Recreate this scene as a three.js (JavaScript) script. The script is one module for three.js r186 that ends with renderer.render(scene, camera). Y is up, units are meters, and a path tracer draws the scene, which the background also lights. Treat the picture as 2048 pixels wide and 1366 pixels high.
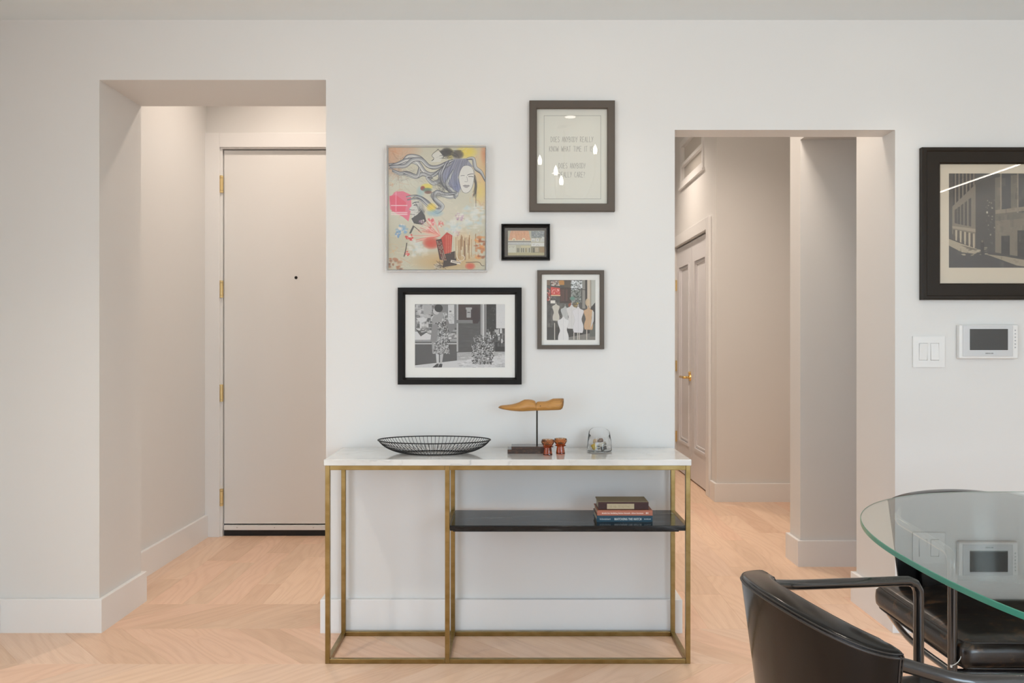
import * as THREE from 'three';
import { RoundedBoxGeometry } from 'three/addons/geometries/RoundedBoxGeometry.js';
import { mergeGeometries, toCreasedNormals } from 'three/addons/utils/BufferGeometryUtils.js';
import { ImprovedNoise } from 'three/addons/math/ImprovedNoise.js';
import { RectAreaLightUniformsLib } from 'three/addons/lights/RectAreaLightUniformsLib.js';
import { Sky } from 'three/addons/objects/Sky.js';

// ------------------------------------------------------------------ camera, sky, daylight, exposure
RectAreaLightUniformsLib.init();
const scene = new THREE.Scene();
const FOCAL = 1600, EYE = 1.148, DIST = 3.168;                 // lens in pixels of 2048 x 1366; eye height and distance from the gallery wall (z = 0)
const camera = new THREE.PerspectiveCamera(2 * Math.atan(683 / FOCAL) * 180 / Math.PI, 2048 / 1366, 0.05, 60);
camera.position.set(0, EYE, DIST);
camera.lookAt(0, EYE, 0);
scene.add(camera);

const sky = new Sky();
sky.name = 'sky';
sky.scale.setScalar(1000);
sky.material.uniforms.turbidity.value = 6;
sky.material.uniforms.rayleigh.value = 1.2;
sky.material.uniforms.sunPosition.value.set(0.5, 0.6, 0.6);
scene.add(sky);
scene.environmentIntensity = 1; scene.backgroundIntensity = 1;

const renderer = new THREE.WebGLRenderer({ antialias: true });
renderer.toneMapping = THREE.LinearToneMapping;
renderer.toneMappingExposure = 0.44;
renderer.shadowMap.enabled = true;

const DAY = 5.4, REAR_FILL = 10.5, DOWN = 3.4, HALL = 12, CORRIDOR = 20, BULB = 0.12, STRIP = 22;   // daylight at the left window, fill at the added rear window, downlights, hall and corridor lights, candle bulbs (cd), ceiling strip
function areaLight(color, intensity, w, h, from, to) {
  const l = new THREE.RectAreaLight(color, intensity, w, h);
  l.position.set(...from); l.lookAt(...to);
  scene.add(l);
  return l;
}
const dayColor = new THREE.Color().setRGB(0.92, 1.0, 1.06);
areaLight(dayColor, DAY, 3.3, 2.1, [-1.96, 1.13, 3.95], [0, 1.13, 3.95]);        // daylight through the glazed doors on the left
areaLight(dayColor, REAR_FILL, 2.0, 2.2, [2.475, 1.18, 6.56], [2.475, 1.18, 0]);        // fill light at the added, unseen rear window, brightens the right side
function spot(color, cd, at, half = 52, pen = 0.8, radius = 1.4) {
  const l = new THREE.SpotLight(color, cd, 0, half * Math.PI / 180, pen, 2);
  l.position.set(...at); l.target.position.set(at[0], at[1] - 1, at[2]);
  l.castShadow = true; l.shadow.radius = radius;
  scene.add(l, l.target);
  return l;
}

// ------------------------------------------------------------------ helpers
let seed = 7;
const rnd = () => { seed = (seed * 1664525 + 1013904223) >>> 0; return seed / 4294967296; };
const rr = (a, b) => a + (b - a) * rnd();
const noise = new ImprovedNoise();
const fbm = (x, y, z, n = 4) => { let s = 0, a = 0.5; for (let i = 0; i < n; i++) { s += a * noise.noise(x, y, z); x *= 2.03; y *= 2.03; z += 3.7; a *= 0.5; } return s; };
const ids = {};
function numbered(name) { const n = ids[name] = (ids[name] ?? -1) + 1; return n ? `${name}_${String(n).padStart(3, '0')}` : name; }
function put(o, parent) {
  o.traverse((c) => { if (c.isMesh) { c.castShadow = true; c.receiveShadow = true; } });
  parent.add(o);
  return o;
}
function mesh(name, geo, mat, parent = scene) {
  const m = new THREE.Mesh(Array.isArray(geo) ? merge(geo) : geo, mat);
  m.name = parent === scene ? numbered(name) : name;
  return put(m, parent);
}
function merge(list) {
  const all = list.map((g) => { const h = g.index ? g.toNonIndexed() : g; for (const k of Object.keys(h.attributes)) if (!['position', 'normal', 'uv'].includes(k)) h.deleteAttribute(k); if (!h.attributes.uv) h.setAttribute('uv', new THREE.BufferAttribute(new Float32Array(h.attributes.position.count * 2), 2)); return h; });
  return all.length === 1 ? all[0] : mergeGeometries(all);
}
function tag(o, label, category, group) {
  o.userData.label = label; o.userData.category = category;
  if (group) o.userData.group = group;
  return o;
}
function thing(name, label, category, at = [0, 0, 0], turn = 0, group) {
  const o = new THREE.Group();
  o.name = numbered(name); o.position.set(...at); o.rotation.y = turn;
  scene.add(o);
  return tag(o, label, category, group);
}
function structure(name, geo, mat, parent = scene) {
  const m = mesh(name, geo, mat, parent);
  if (parent === scene) m.userData.kind = 'structure';
  return m;
}
function structureGroup(name) { const o = new THREE.Group(); o.name = numbered(name); o.userData.kind = 'structure'; scene.add(o); return o; }
// uv in metres, looked up along the axis each face looks
function metric(g, sx = 1, sy = sx) {
  const h = g.index ? g.toNonIndexed() : g, p = h.attributes.position, n = h.attributes.normal, uv = new Float32Array(p.count * 2);
  for (let i = 0; i < p.count; i++) {
    const a = [Math.abs(n.getX(i)), Math.abs(n.getY(i)), Math.abs(n.getZ(i))], k = a.indexOf(Math.max(...a));
    const u = k === 0 ? p.getZ(i) : p.getX(i), v = k === 1 ? p.getZ(i) : p.getY(i);
    uv[i * 2] = u * sx; uv[i * 2 + 1] = v * sy;
  }
  h.setAttribute('uv', new THREE.BufferAttribute(uv, 2));
  return h;
}
// a box between two corners, with rounded edges where r > 0
function box(x0, x1, y0, y1, z0, z1, r = 0, seg = 2) {
  const w = Math.abs(x1 - x0), h = Math.abs(y1 - y0), d = Math.abs(z1 - z0);
  const g = r ? new RoundedBoxGeometry(w, h, d, seg, Math.min(r, w / 2.01, h / 2.01, d / 2.01)) : new THREE.BoxGeometry(w, h, d);
  g.translate((x0 + x1) / 2, (y0 + y1) / 2, (z0 + z1) / 2);
  return metric(g);
}
function tube(points, r, seg = 24, sides = 10, closed = false) {
  const c = new THREE.CatmullRomCurve3(points.map((p) => new THREE.Vector3(...p)), closed, 'centripetal');
  return new THREE.TubeGeometry(c, seg, r, sides, closed);
}
function capped(points, r, seg = 24, sides = 12) {
  const a = points[0], b = points[points.length - 1];
  const g = [tube(points, r, seg, sides)];
  for (const p of [a, b]) { const s = new THREE.SphereGeometry(r, sides, 8); s.translate(...p); g.push(s); }
  return merge(g);
}
// straight pieces joined by quarter bends
function bent(points, bend, r, sides = 14) {
  const path = new THREE.CurvePath(), v = points.map((p) => new THREE.Vector3(...p));
  let at = v[0];
  for (let i = 1; i < v.length; i++) {
    if (i === v.length - 1) { path.add(new THREE.LineCurve3(at, v[i])); break; }
    const a = v[i].clone().add(v[i - 1].clone().sub(v[i]).setLength(bend)), b = v[i].clone().add(v[i + 1].clone().sub(v[i]).setLength(bend));
    path.add(new THREE.LineCurve3(at, a)); path.add(new THREE.QuadraticBezierCurve3(a, v[i], b)); at = b;
  }
  const g = [new THREE.TubeGeometry(path, 90, r, sides)];
  for (const p of [v[0], v[v.length - 1]]) { const s = new THREE.SphereGeometry(r, sides, 8); s.translate(p.x, p.y, p.z); g.push(s); }
  return merge(g);
}
// a point of the photograph (pixels) to metres on the plane at this distance from the lens
const X = (px, d) => (px - 1024) * d / FOCAL, Y = (py, d) => EYE - (py - 683) * d / FOCAL;

// ------------------------------------------------------------------ textures
function canvasTexture(w, h, draw, { srgb = true, repeat } = {}) {
  const c = document.createElement('canvas'); c.width = w; c.height = h;
  draw(c.getContext('2d'), w, h);
  const t = new THREE.CanvasTexture(c);
  if (srgb) t.colorSpace = THREE.SRGBColorSpace;
  if (repeat) { t.wrapS = t.wrapT = THREE.RepeatWrapping; t.repeat.set(...repeat); }
  t.anisotropy = 8;
  return t;
}
function dataTexture(w, h, fn, { srgb = true, repeat = [1, 1] } = {}) {
  const data = new Uint8Array(w * h * 4);
  for (let j = 0; j < h; j++) for (let i = 0; i < w; i++) {
    const c = fn(i / w, j / h), k = (j * w + i) * 4;
    for (let m = 0; m < 3; m++) data[k + m] = Math.max(0, Math.min(255, c[m]));
    data[k + 3] = 255;
  }
  const t = new THREE.DataTexture(data, w, h);
  t.magFilter = THREE.LinearFilter; t.minFilter = THREE.LinearMipmapLinearFilter; t.generateMipmaps = true;
  if (srgb) t.colorSpace = THREE.SRGBColorSpace;
  t.wrapS = t.wrapT = THREE.RepeatWrapping; t.repeat.set(...repeat); t.needsUpdate = true;
  return t;
}
const mixc = (a, b, t) => a.map((v, i) => v + (b[i] - v) * t);
const sstep = (a, b, x) => { const t = Math.max(0, Math.min(1, (x - a) / (b - a))); return t * t * (3 - 2 * t); };

// oak: 1.6 m along the grain, 0.6 m across
const oakFn = (u, v) => {
  const x = u * 1.6, y = v * 0.6, mirror = (q) => Math.abs(q * 2 - 1);
  const xx = mirror(u) * 0.8, yy = mirror(v) * 0.3;
  const warp = fbm(xx * 1.5, yy * 6, 1.3, 2) * 1.7 + fbm(xx * 3, yy * 40, 4.1, 2) * 0.07;
  const ring = 0.5 + 0.5 * Math.sin((yy * 34 + warp * 7.5) * Math.PI);
  const fine = fbm(xx * 9, yy * 320, 7.7, 3), pore = fbm(xx * 26, yy * 620, 2.2, 2);
  let t = 0.19 * Math.pow(ring, 2.4) + 0.28 * fine + 0.10 * fbm(xx * 2, yy * 5, 9.1, 3);
  let c = mixc([247, 217, 193], [214, 178, 150], Math.max(0, Math.min(1, 0.32 + t)));
  if (pore > 0.3) c = mixc(c, [166, 128, 98], (pore - 0.3) * 1.3);
  return c;
};
const oakMap = dataTexture(1024, 1024, oakFn, { repeat: [1 / 1.6, 1 / 0.6] });
const oakRough = dataTexture(256, 512, (u, v) => { const s = 118 + 46 * fbm(u * 8, v * 90, 3, 3); return [s, s, s]; }, { srgb: false, repeat: [1 / 1.6, 1 / 0.6] });
const wallBump = dataTexture(256, 256, (u, v) => { const a = Math.PI * 2, s = 128 + 90 * fbm(Math.cos(u * a) * 6, Math.sin(u * a) * 6, Math.cos(v * a) * 6 + 9, 3) + 60 * fbm(u * 34, v * 34, 2, 2); return [s, s, s]; }, { srgb: false, repeat: [5, 5] });
const brushBump = dataTexture(256, 256, (u, v) => { const s = 128 + 100 * fbm(u * 5, v * 90, 5, 3); return [s, s, s]; }, { srgb: false, repeat: [8, 8] });
const carrara = dataTexture(1024, 512, (u, v) => {
  const x = u * 1.4, y = v * 0.7;
  const a = fbm(x * 3.1 + y * 2, y * 4.6 - x, 1.7, 5), w = fbm(x * 2.2, y * 2.2, 8.4, 4);
  const vein = Math.exp(-Math.pow(Math.abs(Math.sin((x * 2.6 + y * 3.4 + a * 2.4) * 3.1)) / 0.10, 1.2)) * sstep(-0.12, 0.3, w);
  const thin = Math.exp(-Math.pow(Math.abs(Math.sin((x * 4.1 - y * 2.9 + a * 3.1) * 4.3)) / 0.045, 1.1)) * sstep(0, 0.35, -w) * 0.7;
  const cloud = sstep(-0.25, 0.5, fbm(x * 5, y * 6, 3.3, 5));
  return mixc(mixc([220, 219, 215], [198, 198, 195], cloud * 0.8), [136, 137, 136], Math.min(1, vein * 0.42 + thin * 0.5));
}, { repeat: [1 / 1.4, 1 / 0.7] });
const nero = dataTexture(1024, 512, (u, v) => {
  const x = u * 1.0, y = v * 0.5, a = fbm(x * 3, y * 12, 2.7, 4);
  const streak = fbm(x * 3.2 + a * 0.5, y * 44 + a * 2.5, 6.1, 4), bright = Math.max(0, fbm(x * 2.2, y * 60 + a * 5, 1.4, 3) - 0.10) * 3;
  return mixc(mixc([20, 21, 22], [76, 78, 78], sstep(-0.1, 0.4, streak)), [172, 173, 171], Math.min(0.85, bright * sstep(0.0, 0.4, fbm(x * 4, y * 8, 9, 2) + 0.14)));
}, { repeat: [1, 2] });
const hide = dataTexture(512, 512, (u, v) => {
  const m = (q) => Math.abs(q * 2 - 1), x = m(u), y = m(v);
  const p = fbm(x * 5 + 2, y * 9, 2.2, 4), q = fbm(x * 17, y * 30, 5.1, 4);
  return mixc([22, 15, 11], [104, 74, 48], sstep(-0.02, 0.45, p + q * 0.6) * 0.8);
}, { repeat: [2, 2] });
const hideDark = dataTexture(512, 512, (u, v) => {
  const m = (q) => Math.abs(q * 2 - 1), x = m(u), y = m(v);
  const p = fbm(x * 4 + 5, y * 6, 8.2, 4), q = fbm(x * 21, y * 26, 1.1, 4);
  return mixc([6, 5, 5], [34, 22, 15], sstep(0.12, 0.6, p + q * 0.4) * 0.7);
}, { repeat: [2, 2] });
const hideBump = dataTexture(512, 512, (u, v) => { const m = (q) => Math.abs(q * 2 - 1), x = m(u), y = m(v), s = 128 + 70 * fbm(x * 60, y * 60, 3, 3) + 60 * fbm(x * 9, y * 14, 6, 3); return [s, s, s]; }, { srgb: false, repeat: [3, 3] });
const brassMap = dataTexture(256, 256, (u, v) => { const t = sstep(-0.3, 0.4, fbm(u * 7, v * 11, 2.1, 4)); return mixc([160, 138, 92], [142, 120, 74], t); }, { repeat: [2.5, 2.5] });

// ------------------------------------------------------------------ materials
const std = (o) => new THREE.MeshStandardMaterial(o), phys = (o) => new THREE.MeshPhysicalMaterial(o);
const rgb = (r, g, b) => new THREE.Color().setRGB(r, g, b);
const M = {
  wall: std({ color: rgb(0.745, 0.735, 0.715), roughness: 0.5, bumpMap: wallBump, bumpScale: 0.00012 }),
  ceiling: std({ color: rgb(0.80, 0.86, 0.88), roughness: 0.9 }),
  trim: std({ color: rgb(0.82, 0.812, 0.80), roughness: 0.36, bumpMap: brushBump, bumpScale: 0.00004 }),
  door: std({ color: rgb(0.80, 0.79, 0.77), roughness: 0.42, bumpMap: brushBump, bumpScale: 0.00005 }),
  closet: std({ color: rgb(0.74, 0.73, 0.74), roughness: 0.4, bumpMap: brushBump, bumpScale: 0.00005 }),
  dark: std({ color: rgb(0.012, 0.011, 0.011), roughness: 0.7 }),
  rubber: std({ color: rgb(0.01, 0.01, 0.011), roughness: 0.6 }),
  subfloor: std({ color: rgb(0.2, 0.13, 0.08), roughness: 0.9 }),
  brass: std({ color: rgb(0.92, 0.92, 0.92), map: brassMap, metalness: 1, roughness: 0.3, bumpMap: brushBump, bumpScale: 0.00003 }),
  gold: std({ color: rgb(0.83, 0.56, 0.2), metalness: 1, roughness: 0.22 }),
  hinge: std({ color: rgb(0.74, 0.57, 0.28), metalness: 0.9, roughness: 0.42 }),
  marble: phys({ map: carrara, roughness: 0.16, clearcoat: 0.6, clearcoatRoughness: 0.06 }),
  nero: phys({ map: nero, roughness: 0.13, specularIntensity: 0.55 }),
  wire: std({ color: rgb(0.012, 0.012, 0.013), roughness: 0.45, metalness: 0.3 }),
  black: phys({ color: rgb(0.010, 0.009, 0.009), roughness: 0.25, clearcoat: 1, clearcoatRoughness: 0.08 }),
  seat: phys({ map: hide, roughness: 0.3, bumpMap: hideBump, bumpScale: 0.0004, clearcoat: 0.3, clearcoatRoughness: 0.12 }),
  leather: phys({ map: hideDark, roughness: 0.17, bumpMap: hideBump, bumpScale: 0.00015, specularIntensity: 0.5, clearcoat: 0.08, clearcoatRoughness: 0.05 }),
  piping: std({ color: rgb(0.02, 0.016, 0.014), roughness: 0.35 }),
  plastic: std({ color: rgb(0.80, 0.795, 0.78), roughness: 0.28 }),
  device: std({ color: rgb(0.60, 0.605, 0.61), roughness: 0.35, metalness: 0.2 }),
  screen: phys({ color: rgb(0.02, 0.02, 0.018), roughness: 0.12, clearcoat: 1 }),
  pane: phys({ color: rgb(1, 1, 1), transmission: 1, thickness: 0, roughness: 0, ior: 1.5 }),
  acrylic: phys({ color: rgb(0.99, 0.99, 0.99), transmission: 1, thickness: 0, roughness: 0.02, ior: 1.49 }),
  acrylicSide: phys({ color: rgb(0.97, 0.97, 0.97), transmission: 0.6, thickness: 0, roughness: 0.35, ior: 1.49 }),
  tableGlass: phys({ color: rgb(1, 1, 1), transmission: 1, thickness: 0.012, roughness: 0, ior: 1.6, attenuationColor: rgb(0.30, 0.74, 0.58), attenuationDistance: 0.2 }),
  edgeGlass: phys({ color: rgb(0.10, 0.42, 0.29), transmission: 0.35, thickness: 0.012, roughness: 0.28, ior: 1.52, attenuationColor: rgb(0.30, 0.74, 0.58), attenuationDistance: 0.2 }),
  jarGlass: phys({ color: rgb(1, 1, 1), transmission: 1, thickness: 0.003, roughness: 0, ior: 1.5, attenuationColor: rgb(0.9, 0.97, 0.95), attenuationDistance: 0.2 }),
  amber: phys({ color: rgb(0.95, 0.66, 0.44), transmission: 1, thickness: 0.02, roughness: 0.02, ior: 1.5, attenuationColor: rgb(0.82, 0.42, 0.18), attenuationDistance: 0.014 }),
  matBoard: std({ color: rgb(0.80, 0.795, 0.76), roughness: 0.9 }),
  frameBrown: std({ color: rgb(0.085, 0.066, 0.05), roughness: 0.5, bumpMap: brushBump, bumpScale: 0.00008 }),
  frameBlack: phys({ color: rgb(0.006, 0.005, 0.0045), roughness: 0.36, specularIntensity: 0.4, bumpMap: brushBump, bumpScale: 0.0001 }),
  frameUmber: phys({ color: rgb(0.020, 0.014, 0.009), roughness: 0.36, specularIntensity: 0.45, bumpMap: brushBump, bumpScale: 0.00008 }),
  taupe: std({ color: rgb(0.10, 0.088, 0.075), roughness: 0.9 }),
  frosted: phys({ color: rgb(0.82, 0.78, 0.72), transmission: 0.35, thickness: 0, roughness: 0.45 }),
  glow: std({ color: rgb(0.9, 0.9, 0.9), emissive: rgb(1, 0.93, 0.82), emissiveIntensity: 14 }),
  bulb: std({ color: rgb(0.9, 0.9, 0.9), emissive: rgb(1, 0.9, 0.72), emissiveIntensity: 40 }),
  steel: std({ color: rgb(0.6, 0.6, 0.6), metalness: 1, roughness: 0.3 }),
};

// ------------------------------------------------------------------ the shell: walls, openings, ceiling
const TH = 0.355, HALL_TOP = 3.0, CEIL = 2.421, LEFT = -2.03, RIGHT = 3.75, REAR = 6.6;
const OPEN_L = [-1.634, -0.7366, 2.184], OPEN_R = [0.6445, 1.517, 1.986];     // x from, x to, height
function panel(outline, holes, z0, z1) {                                        // a wall in the x-y plane
  const s = new THREE.Shape(outline.map((p) => new THREE.Vector2(...p)));
  for (const h of holes) s.holes.push(new THREE.Path(h.map((p) => new THREE.Vector2(...p))));
  const g = new THREE.ExtrudeGeometry(s, { depth: z1 - z0, bevelEnabled: false });
  g.translate(0, 0, z0);
  return metric(g);
}
const frontOutline = [[LEFT - 0.15, 0], [OPEN_L[0], 0], [OPEN_L[0], OPEN_L[2]], [OPEN_L[1], OPEN_L[2]], [OPEN_L[1], 0], [OPEN_R[0], 0], [OPEN_R[0], OPEN_R[2]], [OPEN_R[1], OPEN_R[2]], [OPEN_R[1], 0], [RIGHT + 0.15, 0], [RIGHT + 0.15, HALL_TOP], [LEFT - 0.15, HALL_TOP]];
const backLeft = [[LEFT - 0.15, 0], [OPEN_L[0], 0], [OPEN_L[0], OPEN_L[2]], [OPEN_L[1], OPEN_L[2]], [OPEN_L[1], 0], [OPEN_R[0], 0], [OPEN_R[0], HALL_TOP], [LEFT - 0.15, HALL_TOP]];
structure('wall_back', [panel(frontOutline, [], -0.11, 0), panel(backLeft, [], -TH, -0.11), box(OPEN_R[1], RIGHT + 0.15, 0, HALL_TOP, -TH, -0.11)], M.wall);
structure('ceiling', [box(LEFT - 0.15, RIGHT + 0.15, CEIL, HALL_TOP, 0, REAR + 0.15)], M.ceiling);
structure('wall_right', [box(RIGHT, RIGHT + 0.15, 0, CEIL, 0, REAR)], M.wall);
{ // left wall with the glazed doors, rear wall with an added window
  const s = panel([[-REAR, 0], [0, 0], [0, CEIL], [-REAR, CEIL]], [[[-5.6, 0.06], [-2.3, 0.06], [-2.3, 2.2], [-5.6, 2.2]]], 0, 0.15);
  s.rotateY(Math.PI / 2); s.translate(LEFT - 0.15, 0, 0);
  structure('wall_left', [s], M.wall);
  const r = panel([[LEFT - 0.15, 0], [RIGHT + 0.15, 0], [RIGHT + 0.15, CEIL], [LEFT - 0.15, CEIL]], [[[1.45, 0.06], [3.5, 0.06], [3.5, 2.3], [1.45, 2.3]]], REAR, REAR + 0.15);
  structure('wall_front', [r], M.wall);
  const w1 = structureGroup('window_1');
  const zs = [2.3, 3.4, 4.5, 5.6];
  mesh('window_frame', [...zs.map((z) => box(LEFT - 0.11, LEFT - 0.05, 0.06, 2.2, z - 0.03, z + 0.03, 0.004)), box(LEFT - 0.11, LEFT - 0.05, 0.06, 0.14, 2.3, 5.6, 0.004), box(LEFT - 0.11, LEFT - 0.05, 2.13, 2.2, 2.3, 5.6, 0.004)], M.dark, w1);
  for (let i = 0; i < 3; i++) mesh('window_pane', [box(LEFT - 0.085, LEFT - 0.079, 0.14, 2.13, zs[i] + 0.03, zs[i + 1] - 0.03)], M.pane, w1);
  const w2 = structureGroup('added_window_2');  // unseen rear window, added to light the right side of the room
  mesh('window_frame', [...[1.475, 2.475, 3.475].map((x) => box(x - 0.025, x + 0.025, 0.06, 2.3, REAR + 0.05, REAR + 0.1, 0.004)), box(1.5, 3.45, 0.06, 0.12, REAR + 0.05, REAR + 0.1, 0.004), box(1.5, 3.45, 2.24, 2.3, REAR + 0.05, REAR + 0.1, 0.004)], M.dark, w2);
  for (const [a, b] of [[1.5, 2.45], [2.5, 3.45]]) mesh('window_pane', [box(a, b, 0.12, 2.24, REAR + 0.072, REAR + 0.078)], M.pane, w2);
}
// the halls behind the openings
const HZ = -1.543, HX = -1.80, BZ = -2.571, CX = 1.467, PZ0 = -1.075, PZ1 = -0.925, PX = 1.475;
structure('wall_hall_left', [box(HX - 0.15, HX, 0, HALL_TOP, HZ - 0.15, -TH)], M.wall);
const DOOR = [-1.716, -0.834, 2.288];
structure('wall_hall_back', [panel([[HX - 0.15, 0], [DOOR[0], 0], [DOOR[0], DOOR[2]], [DOOR[1], DOOR[2]], [DOOR[1], 0], [0.45, 0], [0.45, HALL_TOP], [HX - 0.15, HALL_TOP]], [], HZ - 0.15, HZ), box(DOOR[0] - 0.05, DOOR[1] + 0.05, 0, 2.35, HZ - 0.2, HZ - 0.15)], M.wall);
structure('wall_corridor_left', [box(0.30, 0.45, 0, HALL_TOP, -5.1, HZ - 0.15)], M.wall);
structure('wall_corridor_end', [box(0.30, 2.0, 0, HALL_TOP, -5.25, -5.1)], M.wall);
{ // right side of the corridor with the closet opening and the transom
  const s = panel([[2.571, 0], [2.81, 0], [2.81, 1.985], [4.01, 1.985], [4.01, 0], [5.1, 0], [5.1, HALL_TOP], [2.571, HALL_TOP]], [[[2.94, 2.475], [3.77, 2.475], [3.77, 2.87], [2.94, 2.87]]], 0, 0.12);
  s.rotateY(Math.PI / 2); s.translate(CX, 0, 0);
  structure('wall_corridor_right', [s, box(CX + 0.12, CX + 0.6, 0, HALL_TOP, -5.1, -4.2), box(CX + 0.6, CX + 0.7, 0, HALL_TOP, -5.1, BZ - 0.12)], M.wall);
}
structure('wall_hall_right', [box(CX + 0.12, 2.75, 0, HALL_TOP, BZ - 0.12, BZ), box(2.6, 2.75, 0, HALL_TOP, BZ, -TH)], M.wall);
structure('wall_pier', [box(PX, 2.6, 0, HALL_TOP, PZ0, PZ1), box(PX, 2.6, 2.18, HALL_TOP, PZ1, -TH)], M.wall);
structure('ceiling_hall', [box(HX - 0.15, 2.75, HALL_TOP, HALL_TOP + 0.12, -5.25, 0)], M.ceiling);

// baseboards (0.132 m), each run with its returns round the corners
const BB = 0.132, BT = 0.018;
function skirting(name, plan) {                                    // plan: corners [x, z]; one solid with a softened top edge
  const g = new THREE.ExtrudeGeometry(new THREE.Shape(plan.map(([x, z]) => new THREE.Vector2(x, -z))), { depth: BB - 0.0025, bevelEnabled: true, bevelThickness: 0.0025, bevelSize: 0.0025, bevelOffset: -0.0025, bevelSegments: 2 });
  g.rotateX(-Math.PI / 2);
  structure(name, [metric(g)], M.trim);
}
const [OL0, OL1] = OPEN_L, [OR0, OR1] = OPEN_R;
skirting('baseboard_left', [[LEFT, BT], [OL0 + BT, BT], [OL0 + BT, -TH - BT], [HX, -TH - BT], [HX, -TH], [OL0, -TH], [OL0, 0], [LEFT, 0]]);
skirting('baseboard_centre', [[OL1 - BT, -TH], [OL1 - BT, 0.02], [OR0 + 0.026, 0.02], [OR0 + 0.026, -TH], [OR0, -TH], [OR0, 0], [OL1, 0], [OL1, -TH]]);
skirting('baseboard_right', [[RIGHT, BT], [OR1 - BT, BT], [OR1 - BT, -TH - BT], [2.6, -TH - BT], [2.6, -TH], [OR1, -TH], [OR1, 0], [RIGHT, 0]]);
skirting('baseboard_side', [[LEFT, 2.25], [LEFT + BT, 2.25], [LEFT + BT, BT + 0.0005], [LEFT, BT + 0.0005]]);
skirting('baseboard_hall', [[HX, -TH - BT - 0.0005], [HX + BT, -TH - BT - 0.0005], [HX + BT, HZ + 0.0205], [HX, HZ + 0.0205]]);
skirting('baseboard_pier', [[2.6, PZ1 + BT], [PX - BT, PZ1 + BT], [PX - BT, PZ0 - BT], [2.6, PZ0 - BT], [2.6, PZ0], [PX, PZ0], [PX, PZ1], [2.6, PZ1]]);
skirting('baseboard_corridor', [[2.6, BZ + BT], [CX - BT, BZ + BT], [CX - BT, BZ - 0.128], [CX, BZ - 0.128], [CX, BZ], [2.6, BZ]]);

// ------------------------------------------------------------------ the floor: oak boards, each its own piece
const floor = structureGroup('floor');
mesh('subfloor', [box(LEFT - 0.15, RIGHT + 0.15, -0.06, -0.0125, -5.25, REAR + 0.15)], M.subfloor, floor);
const oakTones = [[0.97, 0.955, 0.93], [1.0, 0.99, 0.96], [0.92, 0.90, 0.86], [1.0, 0.94, 0.91], [0.96, 0.955, 0.95], [0.90, 0.85, 0.80], [0.97, 0.91, 0.88]].map((c) => std({ color: rgb(...c), map: oakMap, roughness: 0.9, roughnessMap: oakRough }));
function clip(poly, x0, x1, z0, z1) {
  const cut = (p, inside, cross) => { const out = []; p.forEach((a, i) => { const b = p[(i + 1) % p.length], ia = inside(a), ib = inside(b); if (ia) out.push(a); if (ia !== ib) out.push(cross(a, b)); }); return out; };
  const at = (a, b, t) => [a[0] + (b[0] - a[0]) * t, a[1] + (b[1] - a[1]) * t];
  let p = poly;
  for (const [k, lim, s] of [[0, x0, 1], [0, x1, -1], [1, z0, 1], [1, z1, -1]]) {
    p = cut(p, (q) => (q[k] - lim) * s >= 0, (a, b) => at(a, b, (lim - a[k]) / (b[k] - a[k])));
    if (p.length < 3) return null;
  }
  return p;
}
function plank(poly, dir) {                                       // poly: [x, z] corners; dir: the grain
  let area = 0; poly.forEach((a, i) => { const b = poly[(i + 1) % poly.length]; area += a[0] * b[1] - b[0] * a[1]; });
  if (Math.abs(area) < 0.004) return null;
  const p = area > 0 ? [...poly].reverse() : poly, n = p.length, cx = p.reduce((s, q) => s + q[0], 0) / n, cz = p.reduce((s, q) => s + q[1], 0) / n;
  const ring = (y, d) => p.map((q) => { const l = Math.hypot(q[0] - cx, q[1] - cz) || 1; return [q[0] - (q[0] - cx) / l * d, y, q[1] - (q[1] - cz) / l * d]; });
  const lo = ring(-0.012, 0.0003), mid = ring(-0.0009, 0.0003), top = ring(0, 0.0014), pos = [];
  const quad = (a, b, c, d) => pos.push(...a, ...b, ...c, ...a, ...c, ...d);
  for (let i = 0; i < n; i++) { const j = (i + 1) % n; quad(lo[i], lo[j], mid[j], mid[i]); quad(mid[i], mid[j], top[j], top[i]); }
  for (let i = 1; i < n - 1; i++) pos.push(...top[0], ...top[i], ...top[i + 1]);
  const g = new THREE.BufferGeometry();
  g.setAttribute('position', new THREE.Float32BufferAttribute(pos, 3));
  const u0 = rnd() * 5, v0 = rnd() * 3, uv = [];
  for (let i = 0; i < pos.length; i += 3) uv.push(u0 + pos[i] * dir[0] + pos[i + 2] * dir[1], v0 - pos[i] * dir[1] + pos[i + 2] * dir[0]);
  g.setAttribute('uv', new THREE.Float32BufferAttribute(uv, 2));
  g.computeVertexNormals();
  return g;
}
const farBoards = oakTones.map(() => []);
function lay(g, single) {
  if (!g) return;
  const k = Math.floor(rnd() * oakTones.length);
  if (single) mesh('plank', g, oakTones[k], floor); else farBoards[k].push(g);
}
function chevronRow(x0, x1, z0, z1, up, single) {                 // boards at 45 degrees between two lines; up: they rise away from the room
  const dz = z1 - z0;
  for (let x = x0 - dz - rr(0, 0.15); x < x1 + dz;) {
    const w = [0.13, 0.18, 0.24, 0.29][Math.floor(rnd() * 4)] * rr(0.92, 1.05);
    const poly = up ? [[x, z1], [x + w, z1], [x + w + dz, z0], [x + dz, z0]] : [[x, z0], [x + w, z0], [x + w + dz, z1], [x + dz, z1]];
    const c = clip(poly, x0, x1, z0, z1);
    if (c) lay(plank(c, up ? [0.7071, -0.7071] : [0.7071, 0.7071]), single);
    x += w;
  }
}
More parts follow.
